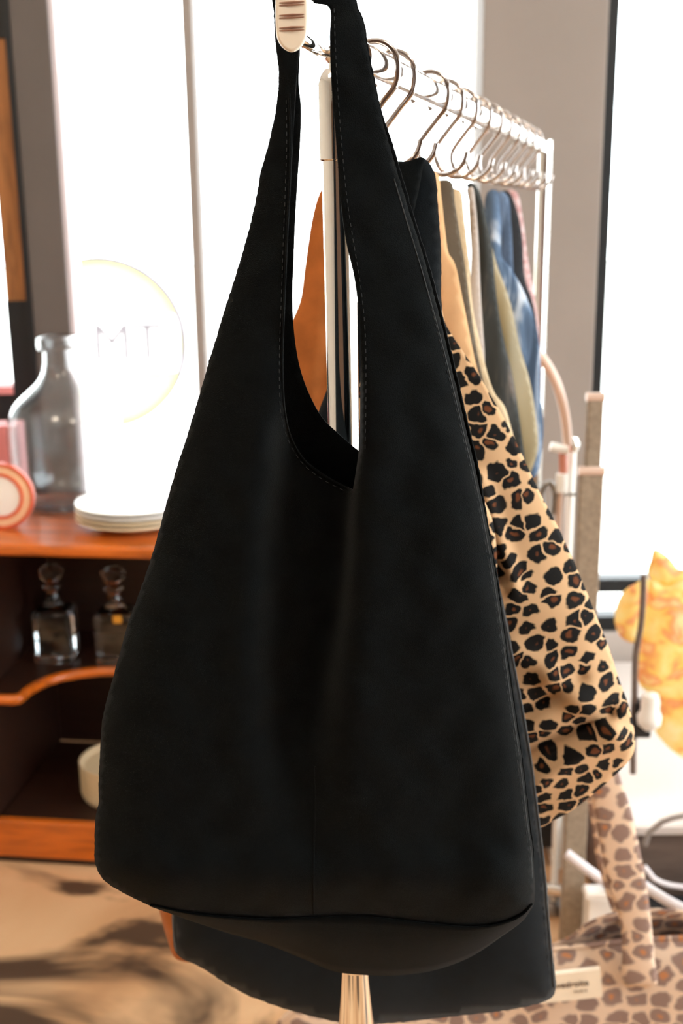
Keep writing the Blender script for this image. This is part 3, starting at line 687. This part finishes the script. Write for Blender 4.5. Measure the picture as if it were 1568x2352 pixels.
stitches('stitching', [(657, 230), (658, 330), (655, 430), (650, 560), (646, 680), (642, 790), (641, 860), (645, 950), (660, 1008), (694, 1064), (742, 1102), (800, 1132)], b1, sfr)
# raised seam piping where two layers of suede meet
def piping(path, r, parent, sf, mat, name='seam_edge'):
    q = smooth_path(path, 10); return MB().tube([sf(x, y, 0.0008) for x, y in q], r, 8).build(name, M[mat], parent, smooth=True)
piping([(664, 215), (667, 300), (666, 400), (662, 480), (657, 580), (653, 680), (649, 780), (648, 860), (653, 945), (666, 1001), (696, 1054), (743, 1093), (808, 1128)], 0.0008, b1, sfr, 'suede')
piping([(724, 1760), (722, 1900), (720, 2000), (720, 2100)], 0.0006, b1, sfr, 'suede')

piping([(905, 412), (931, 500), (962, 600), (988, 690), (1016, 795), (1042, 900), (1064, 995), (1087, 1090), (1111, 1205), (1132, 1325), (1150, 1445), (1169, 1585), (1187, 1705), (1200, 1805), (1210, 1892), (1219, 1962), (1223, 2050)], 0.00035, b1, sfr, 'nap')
def nap(parent, loops, sf, n, seed, mat):
    rng = np.random.default_rng(seed); mb = MB(); V = []; Fs = []
    for loop in loops:
        L = len(loop)
        for _ in range(n):
            i = int(rng.integers(0, L - 1)); p = loop[i] + (loop[i + 1] - loop[i]) * rng.random(); t = loop[i + 1] - loop[i]; t = t / (np.linalg.norm(t) + 1e-9)
            q = p + np.array([t[1], -t[0]]) * rng.normal(0, 1.6) + t * rng.normal(0, 2.0)
            a = sf(*p, 0.0); c = sf(*q, float(rng.normal(0, 0.0004))); w = sf(*(p + t * 0.45), 0.0)
            k = len(V); V += [a, w, c]; Fs.append([k, k + 1, k + 2])
    o = mesh_obj('suede_nap', V, Fs, M[mat], parent, False); o['kind'] = 'stuff'; return o
sil = outer1[(outer1[:, 1] > -20)]
nap(b1, [outer1, hf], lambda x, y, l=0.0: CAM + ray(x, y) * ((B1Y - l) / ray(x, y)[1]), 9000, 5, 'suede')

# ------------------------------------------------------------------ rear black bag
B2Y = 0.965
out2 = [(903, 376), (935, 372), (973, 362), (985, 374), (998, 400), (1005, 470), (1012, 580), (1013, 700), (1022, 790), (1040, 880), (1062, 980), (1086, 1090), (1112, 1200), (1140, 1320), (1158, 1400), (1184, 1540), (1203, 1640), (1220, 1740), (1236, 1870), (1249, 1975), (1258, 2080), (1268, 2196), (1275, 2268), (1266, 2290), (1240, 2302), (1170, 2318), (1050, 2332), (900, 2348), (815, 2352), (690, 2326), (600, 2297), (540, 2270), (470, 2225), (405, 2188), (397, 2140), (396, 2092), (420, 1980), (470, 1800), (540, 1500), (640, 1180), (735, 938), (800, 760), (850, 600), (885, 470)]
o2 = smooth_path(out2, 9, closed=True)
h2 = smooth_path([(948, 530), (957, 570), (960, 660), (968, 760), (960, 900), (915, 990), (860, 1040), (800, 1040), (785, 1000), (820, 900), (870, 740), (905, 630), (930, 560)], 9, closed=True)
b2 = empty('tote_bag', onY(830, 2352, B2Y), 'second black suede tote bag hanging behind the front one, its hem lower', 'bag')
def g_front(P, d): 
    y = P[:, 1]; return (0.003 + 0.014 * np.clip((y - 500) / 900, 0, 1)) * (1 - np.exp(-d / 40)) + 0.003 * vnoise(P[:, 0] * 1.4, y * 0.5, 70, 6) * (1 - np.exp(-d / 30))
def g_back(P, d):
    y = P[:, 1]; return -(0.003 + 0.012 * np.clip((y - 500) / 900, 0, 1)) * (1 - np.exp(-d / 40))
sheet('front_panel', o2, B2Y, g_front, M['suede2'], b2, h2, 0.0014, 18, jitter=0.6)
sheet('back_panel', o2, B2Y + 0.002, g_back, M['suede2'], b2, h2, 0.0014, 20)
sf2 = surf(g_front, B2Y, o2)
edge_highlight = [(1150, 1380), (1182, 1540), (1201, 1640), (1218, 1740), (1234, 1870), (1247, 1975), (1256, 2080), (1266, 2196), (1272, 2266)]
MB().tube([sf2(x, y, 0.0008) for x, y in smooth_path(edge_highlight, 10)], 0.0012, 8).build('seam_edge', M['nap'], b2, smooth=True)  # highlight on the right edge, drawn as a strip of lighter suede
MB().tube([sf2(x, y, 0.0008) for x, y in smooth_path([(400, 2096), (401, 2140), (408, 2184)], 6)], 0.0016, 8).build('seam_edge', M['nap'], b2, smooth=True)  # same painted highlight, short piece on the left edge
# folded grey side of the strap top
fold = sheet('strap_fold', smooth_path([(905, 374), (935, 371), (972, 362), (970, 385), (962, 430), (951, 480), (944, 512), (930, 470), (915, 430)], 7, closed=True), B2Y - 0.008, lambda P, d: 0.002 * (1 - np.exp(-d / 15)), M['suede'], b2, None, 0.0014, 10)
stitches('stitching', [(1172, 1540), (1192, 1640), (1209, 1740), (1225, 1870), (1238, 1975), (1247, 2080), (1257, 2196), (1263, 2266)], b2, sf2)

# ------------------------------------------------------------------ leopard bag
BLY = 1.04
outL = [(905, 395), (960, 392), (985, 420), (998, 520), (1006, 640), (1020, 738), (1036, 768), (1062, 808), (1092, 852), (1122, 902), (1150, 950), (1176, 1000), (1205, 1060), (1240, 1135), (1275, 1200), (1310, 1275), (1342, 1350), (1372, 1425), (1398, 1490), (1420, 1560), (1442, 1620), (1455, 1680), (1455, 1722), (1446, 1742), (1400, 1790), (1340, 1840), (1300, 1868), (1262, 1888), (1236, 1906), (1190, 1925), (1000, 1960), (760, 1950), (590, 1900), (560, 1800), (600, 1500), (690, 1200), (800, 900), (860, 640), (880, 480)]
oL = smooth_path(outL, 9, closed=True)
hL = smooth_path([(935, 480), (955, 520), (965, 650), (985, 800), (1000, 1000), (960, 1090), (880, 1110), (820, 1060), (830, 950), (880, 800), (910, 620)], 9, closed=True)
bl = empty('tote_bag', onY(1200, 1906, BLY), 'leopard print velvet tote bag bulging out to the right of the black bags', 'bag')
def l_front(P, d):
    x, y = P[:, 0], P[:, 1]
    z = (0.003 + 0.026 * np.clip((y - 700) / 700, 0, 1)) * (1 - np.exp(-d / 70))
    e = 1 - np.exp(-d / 25)
    # slumped folds above the lower corner
    for (a, b, amp, w) in (((1210, 1730), (1400, 1640), -0.018, 18), ((1200, 1640), (1330, 1560), -0.010, 20), ((1260, 1560), (1440, 1700), 0.009, 26), ((1230, 1800), (1420, 1690), 0.014, 22), ((1180, 1500), (1380, 1600), 0.005, 30), ((1080, 1150), (1150, 1330), -0.010, 16), ((1100, 1100), (1180, 1350), 0.008, 18)):
        dd, _, t = seg_d(P, a, b); z = z + amp * np.exp(-(dd / w) ** 2) * e
    return z + 0.0025 * vnoise(x, y, 50, 4) * e
sheet('front_panel', oL, BLY, l_front, M['leo'], bl, hL, 0.0014, 11)
sheet('back_panel', oL, BLY + 0.002, lambda P, d: -0.022 * (1 - np.exp(-d / 60)), M['leo'], bl, hL, 0.0014, 20)
# twisted inner strap edge that peeks out beside the black bag
tw = sheet('strap_end', smooth_path([(1095, 1130), (1110, 1150), (1128, 1190), (1138, 1250), (1142, 1330), (1152, 1420), (1168, 1440), (1150, 1390), (1120, 1300), (1090, 1200)], 7, closed=True), BLY - 0.030, lambda P, d: 0.004 * (1 - np.exp(-d / 10)), M['leo'], bl, None, 0.0014, 10)

# ------------------------------------------------------------------ tan suede bag
BTY = 1.13
outT = [(800, 385), (905, 378), (975, 398), (990, 470), (996, 545), (998, 608), (1000, 700), (1010, 828), (1040, 960), (1080, 1150), (1165, 1400), (1150, 1700), (1110, 1900), (1000, 2060), (820, 2140), (600, 2190), (406, 2202), (386, 2160), (372, 2110), (366, 2082), (390, 1800), (470, 1300), (590, 920), (668, 745), (690, 690), (700, 620), (708, 560), (720, 490), (735, 442), (760, 405)]
oT = smooth_path(outT, 9, closed=True)
hT = smooth_path([(860, 480), (930, 470), (965, 520), (975, 640), (980, 800), (985, 940), (950, 1000), (880, 990), (830, 900), (815, 760), (825, 600)], 9, closed=True)
bt = empty('tote_bag', onY(700, 2200, BTY), 'tan orange suede tote bag seen behind the chrome pole and black bags', 'bag')
def t_front(P, d):
    x, y = P[:, 0], P[:, 1]; z = (0.004 + 0.012 * np.clip((y - 600) / 700, 0, 1)) * (1 - np.exp(-d / 40))
    xr = xline(P, [(750, 700), (744, 800), (730, 900), (720, 1000)])
    return z - 0.008 * (1 / (1 + np.exp(-(x - xr) / 3))) * np.exp(-((x - xr) / 80) ** 2) * np.clip((y - 650) / 100, 0, 1) * np.clip((1100 - y) / 100, 0, 1)
sheet('front_panel', oT, BTY, t_front, M['tan'], bt, hT, 0.0014, 16)
sheet('back_panel', oT, BTY + 0.002, lambda P, d: -0.010 * (1 - np.exp(-d / 40)), M['tan'], bt, hT, 0.0014, 22)

# ------------------------------------------------------------------ camel bag
BCY = 1.17
bc = empty('tote_bag', onY(1000, 1900, BCY), 'pale camel suede tote bag between the black bag strap and the dark brown garment', 'bag')
oC = smooth_path([(960, 392), (1002, 398), (1012, 450), (1020, 520), (1030, 585), (1040, 598), (1048, 620), (1058, 670), (1075, 755), (1090, 828), (1107, 890), (1120, 960), (1150, 1150), (1165, 1400), (1150, 1700), (1050, 1880), (800, 1900), (640, 1800), (700, 1400), (820, 1050), (880, 800), (900, 600), (920, 440)], 9, closed=True)
hC = smooth_path([(955, 450), (985, 520), (1000, 640), (1005, 800), (1000, 940), (950, 1000), (900, 960), (905, 800), (925, 600)], 9, closed=True)
sheet('front_panel', oC, BCY, lambda P, d: 0.008 * (1 - np.exp(-d / 30)) + 0.002 * vnoise(P[:, 0] * 3, P[:, 1] * 0.3, 30, 2), M['camel'], bc, hC, 0.0014, 14)
sheet('back_panel', oC, BCY + 0.002, lambda P, d: -0.008 * (1 - np.exp(-d / 30)), M['camel'], bc, hC, 0.0014, 20)

# ------------------------------------------------------------------ clothes further along the rail
def garment(name, pts, Y, front, back, mat, lab, cat, seed, wave=0.005):
    pts = [tuple(p) for p in pts]; lowest = max(pts, key=lambda p: p[1])
    o = pouch(name, smooth_path(pts, 9, closed=True), Y, front, back, M[mat], None, 8, wave, seed, origin=onY(lowest[0], lowest[1], Y))
    return tag(o, lab, cat, 'garments hung along the rack')
garment('canvas_garment', [(985, 425), (1034, 416), (1045, 470), (1057, 545), (1067, 606), (1078, 691), (1090, 776), (1111, 878), (1135, 960), (1160, 1080), (1180, 1250), (1190, 1500), (1000, 1550), (820, 1500), (860, 1000), (940, 600)], 1.22, 0.008, 0.008, 'brown', 'dark brown canvas garment hanging just behind the pale camel bag', 'garment', 2)
garment('linen_garment', [(1000, 450), (1040, 432), (1056, 436), (1066, 500), (1076, 590), (1086, 708), (1104, 793), (1120, 860), (1137, 905), (1158, 932), (1173, 980), (1188, 1035), (1208, 1110), (1225, 1300), (1215, 1500), (1000, 1530), (860, 1450), (900, 900), (970, 560)], 1.31, 0.010, 0.008, 'beige', 'beige linen garment hanging behind the dark brown canvas one', 'garment', 3)
garment('cotton_garment', [(1072, 432), (1084, 428), (1092, 470), (1099, 560), (1104, 680), (1112, 800), (1118, 900), (1150, 1000), (1160, 1200), (1080, 1210), (1066, 900), (1076, 700), (1082, 560), (1080, 480)], 1.40, 0.006, 0.006, 'greyl', 'narrow pale grey cotton garment between the beige and the dark patterned ones', 'garment', 4, 0.001)
garment('patterned_trousers', [(1070, 424), (1080, 419), (1092, 426), (1104, 450), (1116, 500), (1130, 570), (1136, 640), (1146, 720), (1160, 793), (1177, 861), (1193, 963), (1200, 1014), (1212, 1100), (1225, 1250), (1100, 1300), (1040, 1250), (1050, 1000), (1090, 800), (1097, 640), (1092, 520), (1084, 450)], 1.50, 0.008, 0.008, 'darkpat', 'dark green patterned trousers hanging in the middle of the rail', 'trousers', 5)
garment('satin_garment', [(1080, 440), (1094, 436), (1106, 462), (1118, 520), (1130, 568), (1145, 620), (1155, 645), (1173, 700), (1193, 793), (1217, 878), (1231, 963), (1235, 1026), (1227, 1062), (1213, 1090), (1196, 1090), (1160, 1060), (1120, 900), (1090, 700), (1080, 560)], 1.58, 0.010, 0.008, 'olive', 'olive beige satin garment hanging in front of the washed denim', 'garment', 6)
garment('denim_trousers', [(1120, 440), (1140, 436), (1150, 500), (1153, 590), (1170, 612), (1190, 645), (1207, 680), (1226, 728), (1237, 780), (1241, 840), (1242, 912), (1248, 980), (1243, 1040), (1234, 1085), (1222, 1100), (1190, 1080), (1150, 900), (1120, 640)], 1.68, 0.012, 0.008, 'denim', 'washed pale blue denim trousers bulging out below the satin garment', 'trousers', 7)
garment('denim_jacket', [(1135, 442), (1152, 438), (1166, 452), (1174, 520), (1178, 600), (1180, 640), (1190, 700), (1180, 800), (1150, 800), (1140, 600)], 1.76, 0.008, 0.008, 'denimd', 'mid blue denim garment whose narrow edge shows above the pale jeans', 'jacket', 8)
garment('jersey_top', [(1150, 440), (1168, 440), (1186, 480), (1199, 545), (1203, 620), (1208, 650), (1222, 690), (1232, 745), (1235, 800), (1200, 900), (1170, 800), (1155, 600)], 1.85, 0.008, 0.008, 'ink', 'black jersey garment hanging behind the blue denim', 'top', 9)
garment('lace_top', [(1165, 436), (1185, 440), (1200, 500), (1211, 590), (1222, 650), (1235, 730), (1240, 800), (1236, 900), (1190, 960), (1170, 700)], 1.95, 0.008, 0.008, 'lace', 'pale pink lace garment, last on the rail before the far pole', 'top', 10)
# small black tie on the patterned trousers is part of the hook cluster

# ------------------------------------------------------------------ tubular stand and posts by the pillar
TY = 2.2
ts = empty('tubular_stand', (float(onY(1290, 1300, TY)[0]), TY, 0), 'pale curved tube on an upright pole beside the grey pillar', 'stand')
MB().tube([onY(x, y, TY) for x, y in smooth_path([(1190, 790), (1225, 805), (1250, 830), (1275, 875), (1292, 930), (1300, 980), (1303, 1020)], 10)], 0.0095, 20).build('curved_tube', M['rattan'], ts, smooth=True)
tp = onY(1314, 1020, TY + 0.02)
MB().tube([tp, (tp[0] , tp[1], 0.02)], 0.0085, 20).build('upright_pole', M['white'], ts, smooth=True)
MB().lathe((tp[0], tp[1], 0), [(0.0001, 0), (0.03, 0), (0.03, 0.012), (0.02, 0.025), (0.0001, 0.025)], 40).build('base', M['steel'], ts, smooth=True)
MB().lathe(tp, [(0.0001, 0.014), (0.010, 0.012), (0.015, 0.0), (0.010, -0.014), (0.0001, -0.014)], 24).build('joint', M['chrome'], ts, smooth=True)
MB().tube([onY(1264, 1025, TY - 0.01), onY(1285, 1030, TY - 0.01), onY(1303, 1034, TY - 0.01)], 0.0085, 16).build('clamp', M['white'], ts, smooth=True)
MB().tube([onY(1292, 1040, TY), onY(1293, 1085, TY)], 0.0085, 16).build('rubber_sleeve', M['pinkr'], ts, smooth=True)
MB().tube([onY(1289, 1088, TY - 0.01), onY(1288, 1130, TY - 0.01)], 0.0105, 16).build('ferrule', M['white'], ts, smooth=True)
MB().tube([onY(1286, 1130, TY), onY(1276, 1300, TY)], 0.007, 16).build('lower_tube', M['rattan'], ts, smooth=True)
MB().tube([onY(x, y, TY) for x, y in smooth_path([(1262, 1240), (1245, 1125), (1262, 1108), (1272, 1125), (1270, 1180)], 8)], 0.006, 14).build('handle', M['steel'], ts, smooth=True)
MB().tube([onY(1280, 1136, TY), onY(1332, 1136, TY)], 0.003, 10).build('cross_rod', M['steel'], ts, smooth=True)
# grey posts with rolled tops
def post(x0, x1, ytop, Y, zfloor, lab):
    a = onY(x0, ytop, Y); b = onY(x1, ytop, Y)
    t = empty('display_post', ((a[0] + b[0]) / 2, Y, 0), lab, 'post')
    MB().box((a[0], Y - 0.012, 0), (b[0], Y + 0.012, a[2]), 0.003).build('post_board', M['post'], t)
    MB().tube([(a[0] - 0.004, Y - 0.006, a[2] + 0.002), (b[0] + 0.001, Y - 0.006, b[2] + 0.002)], 0.009, 20).build('rolled_cap', M['rattan'], t, smooth=True)
post(1331, 1385, 1083, 2.10, 0, 'shorter grey felted post with a rolled top, standing in front')
post(1349, 1385, 913, 2.16, 0, 'taller grey post with a rolled top rising behind the shorter one')

# ------------------------------------------------------------------ floral garment on a stand, right
OY = 2.3
fl = empty('floral_blouse', onY(1540, 1740, OY), 'yellow and orange floral blouse hanging on the dark stand by the window', 'blouse')
def pz(name, pts, Y, f, b, mat, seed): return pouch(name, smooth_path(pts, 9, closed=True), Y, f, b, M[mat], fl, 14, 0.010, seed)
pz('bodice', [(1488, 1330), (1530, 1345), (1570, 1330), (1660, 1345), (1690, 1450), (1680, 1600), (1690, 1740), (1640, 1775), (1570, 1742), (1530, 1712), (1502, 1672), (1512, 1640), (1500, 1600), (1470, 1575), (1463, 1500), (1470, 1440), (1478, 1380)], OY, 0.035, 0.03, 'orange', 3)
pz('sleeve', [(1486, 1326), (1462, 1338), (1438, 1352), (1420, 1378), (1411, 1410), (1414, 1442), (1428, 1466), (1458, 1476), (1476, 1440), (1486, 1380)], OY - 0.02, 0.03, 0.02, 'orange', 4)
pz('collar', [(1500, 1262), (1520, 1268), (1545, 1290), (1556, 1306), (1600, 1310), (1590, 1350), (1540, 1352), (1496, 1335), (1486, 1312), (1494, 1285)], OY + 0.01, 0.02, 0.02, 'orange', 5)
pt0 = onY(1480, 1330, OY - 0.075)
sd = empty('garment_stand', (float(onY(1458, 1770, OY - 0.075)[0]), OY - 0.075, float(onY(1452, 1778, OY - 0.075)[2])), 'dark bar hanging beside the floral blouse with a black clip', 'stand')
MB().tube([onY(x, y, OY - 0.075) for x, y in smooth_path([(1478, 1320), (1476, 1380), (1471, 1440), (1460, 1500), (1457, 1600), (1454, 1700), (1453, 1776)], 12)], [0.004] * 3 + [0.0075] * 400 if False else 0.0068, 12).build('bar', M['bench'], sd, smooth=True)
MB().box(onY(1456, 1615, OY - 0.085), onY(1486, 1682, OY - 0.055), 0.004).build('clip', M['black'], sd)
tag(MB().lathe(onY(1492, 1632, OY - 0.10), [(0.0001, 0.042), (0.016, 0.036), (0.020, 0.02), (0.019, 0.0), (0.026, -0.012), (0.024, -0.03), (0.012, -0.042), (0.0001, -0.043)], 28).build('white_piece', M['white'], sd, smooth=True))  # plain rounded white piece beside the clip

# ------------------------------------------------------------------ window platform, cables, box, lower right
zp = 0.25; yp = float(onZ(1500, 1900, zp)[1]); xp = float(onZ(1398, 1900, zp)[0])
pf = empty('display_platform', ((xp + XR) / 2, yp, 0), 'low window platform with a pale top and brown front panel', 'platform')
MB().box((xp, yp, zp - 0.02), (XR - 0.01, YW - 0.11, zp), 0.004).build('platform_top', M['wall'], pf)
MB().box((xp + 0.01, yp + 0.015, 0), (XR - 0.02, YW - 0.12, zp - 0.02)).build('platform_body', M['bench'], pf)
def cable(name, pts, r, mat, lab):
    q = [onY(x, y, Y) for x, y, Y in pts]; q = smooth_path(q, 0.02)
    o = MB().tube([tuple(p) for p in q], r, 12).build(name, M[mat], None, True, origin=q[0]); return tag(o, lab, 'cable')
cable('power_cable', [(1480, 1940, yp - 0.02), (1490, 1912, yp - 0.02), (1520, 1888, yp - 0.03), (1568, 1874, yp - 0.03), (1640, 1870, yp - 0.03)], 0.006, 'cable', 'grey cable arching over the brown platform front')
cable('power_cable', [(1478, 1990, yp - 0.05), (1500, 2018, yp - 0.06), (1540, 2034, yp - 0.06), (1600, 2040, yp - 0.06)], 0.006, 'cablew', 'pale thin cable drooping low across the platform front')
cable('power_cable', [(1440, 2010, 1.98), (1490, 2042, 1.96), (1530, 2068, 1.93), (1600, 2102, 1.90)], 0.010, 'cablew', 'thick white cable slanting down to the right behind the printed tote')
cable('power_cable', [(1300, 1960, 2.02), (1345, 1995, 2.0), (1380, 2020, 2.0), (1420, 2045, 2.0)], 0.010, 'cablew', 'thick white cable crossing beside the grey post')
eb = onZ(1440, 2190, 0.0)
tag(MB().box((float(onY(1350, 2100, 2.02)[0]), 2.02, 0), (float(onY(1430, 2100, 2.02)[0]), 2.07, float(onY(1400, 2066, 2.02)[2])), 0.004).build('white_box', M['white'], None, origin=(float(onY(1395, 2100, 2.02)[0]), 2.02, 0)), 'small white box on the floor right of the grey posts', 'box')
ps = onY(1370, 2050, 2.0)
tag(MB().box((ps[0] - 0.026, 1.985, ps[2] - 0.009), (ps[0] + 0.045, 2.02, ps[2] + 0.008), 0.006).build('power_strip', M['white'], None, origin=(ps[0], 2.0, ps[2] - 0.009)), 'white power strip end lying on the small white box', 'power strip')
bx = onZ(1520, 2150, 0.0)
tag(MB().box((xp + 0.03, 1.97, 0.0), (xp + 0.7, 2.08, 0.13), 0.01).build('black_crate', M['black'], None, origin=(xp + 0.4, 2.0, 0)), 'black crate on the floor in front of the window platform', 'crate')

# slatted white stand seen between the black bag and the posts
vy = 2.38; vx0 = float(onY(1150, 1950, vy)[0]); vx1 = float(onY(1300, 1950, vy)[0]); vz = float(onY(1280, 1862, vy)[2])
sl = empty('slatted_stand', ((vx0 + vx1) / 2, vy, 0), 'low white stand with dark slats behind the hem of the black bags', 'stand')
MB().box((vx1 - 0.028, vy, 0), (vx1, vy + 0.20, vz), 0.003).build('side_panel', M['white'], sl)
MB().box((vx0, vy, 0), (vx0 + 0.028, vy + 0.20, vz), 0.003).build('side_panel', M['white'], sl)
MB().box((vx0 + 0.028, vy + 0.16, 0), (vx1 - 0.028, vy + 0.17, vz - 0.01)).build('back_panel', M['wall'], sl)
for k in range(6):
    z = 0.05 + (vz - 0.08) * k / 5
    MB().box((vx0 + 0.028, vy + 0.01, z), (vx1 - 0.028, vy + 0.03, z + 0.018), 0.002).build('slat', M['black'], sl)

# ------------------------------------------------------------------ printed tote standing on the floor
FY = 1.56
ft = empty('tote_bag', (float(onY(1200, 2352, FY)[0]), FY, 0), 'faded leopard print cotton tote with a cream label standing on the floor', 'bag')
zfl = 0.0
def flo(px): return None
yb_ = 2352
# lower edge lies on the floor below the frame
def rimpts(Y, pts): return pts
bl_ = (650, 3010); br_ = (1800, 3000)
outF = [(640, 2352), (668, 2322), (705, 2306), (800, 2290), (950, 2262), (1100, 2215), (1255, 2180), (1340, 2172), (1440, 2160), (1568, 2152), (1700, 2150), (1760, 2170), (1775, 2400), (1770, 2700), (1760, 2830), (1200, 2850), (660, 2840), (640, 2700), (632, 2500)]
oF = smooth_path(outF, 14, closed=True)
def ff(P, d): return 0.03 * (1 - np.exp(-d / 90)) + 0.004 * vnoise(P[:, 0], P[:, 1], 60, 2) * (1 - np.exp(-d / 20))
sheet('front_panel', oF, FY, ff, M['leo2'], ft, None, 0.002, 16)
outFb = [(640, 2352), (705, 2300), (900, 2262), (1150, 2200), (1262, 2170), (1310, 2150), (1345, 2122), (1395, 2100), (1440, 2092), (1500, 2088), (1568, 2092), (1660, 2110), (1740, 2150), (1775, 2400), (1770, 2700), (1760, 2830), (1200, 2850), (660, 2840), (632, 2500)]
sheet('back_panel', smooth_path(outFb, 14, closed=True), FY + 0.003, lambda P, d: -0.09 * (1 - np.exp(-d / 70)), M['leo2'], ft, None, 0.002, 24)
sff = surf(ff, FY, oF)
strap = smooth_path([(1432, 2262), (1428, 2180), (1424, 2120), (1405, 2060), (1388, 2000), (1378, 1940), (1366, 1880), (1356, 1820), (1350, 1760), (1360, 1700), (1385, 1690), (1408, 1740), (1428, 1800), (1445, 1850), (1462, 1920), (1476, 1990), (1488, 2060), (1496, 2130), (1502, 2200), (1506, 2262), (1470, 2268)], 10, closed=True)
sheet('front_strap', strap, FY - 0.036, lambda P, d: 0.004 * (1 - np.exp(-d / 20)), M['leo2'], ft, None, 0.002, 12)
strapb = smooth_path([(1440, 2150), (1420, 2120), (1400, 2080), (1382, 2020), (1368, 1970), (1360, 1900), (1350, 1850), (1345, 1790), (1352, 1740), (1380, 1720), (1395, 1800), (1402, 1880), (1414, 1960), (1428, 2030), (1445, 2090), (1455, 2140)], 10, closed=True)
sheet('rear_strap', strapb, FY + 0.02, lambda P, d: 0.003 * (1 - np.exp(-d / 20)), M['leo2'], ft, None, 0.002, 12)
stitches('cross_stitching', [(1442, 2185), (1468, 2215), (1446, 2250), (1450, 2185)], ft, lambda x, y, l=0.001: sff(x, y, 0.014), 8, 5, 0.0006)
# rim fold
MB().tube([sff(x, y, 0.001) for x, y in smooth_path([(640, 2352), (668, 2323), (705, 2307), (800, 2291), (950, 2263), (1100, 2216), (1255, 2181), (1340, 2173), (1440, 2161), (1568, 2153), (1700, 2151)], 20)], 0.004, 10).build('rim_hem', M['leo2'], ft, smooth=True)
lc = [(1240, 2242), (1378, 2226), (1384, 2290), (1240, 2306)]
LBY = FY - 0.045
V = [onY(x, y, LBY) for x, y in lc]; 
lbl = slab('label', V, 0.008, M['lab'], ft)
u_ = V[1] - V[0]; ang = math.atan2(u_[2], u_[0])
pxm = float(np.linalg.norm(V[1] - V[0])) / 139.0
tc_ = onY(1308, 2262, LBY - 0.001)
t1 = text_mesh('rivedroite', 22 * pxm, tc_, (math.pi / 2, -ang, 0), 'label_text', M['ink2'], ft, 0.0003, spacing=1.0)
t2 = text_mesh('PARIS', 9 * pxm, onY(1333, 2277, LBY - 0.001), (math.pi / 2, -ang, 0), 'label_text', M['ink2'], ft, 0.0003, spacing=1.4)
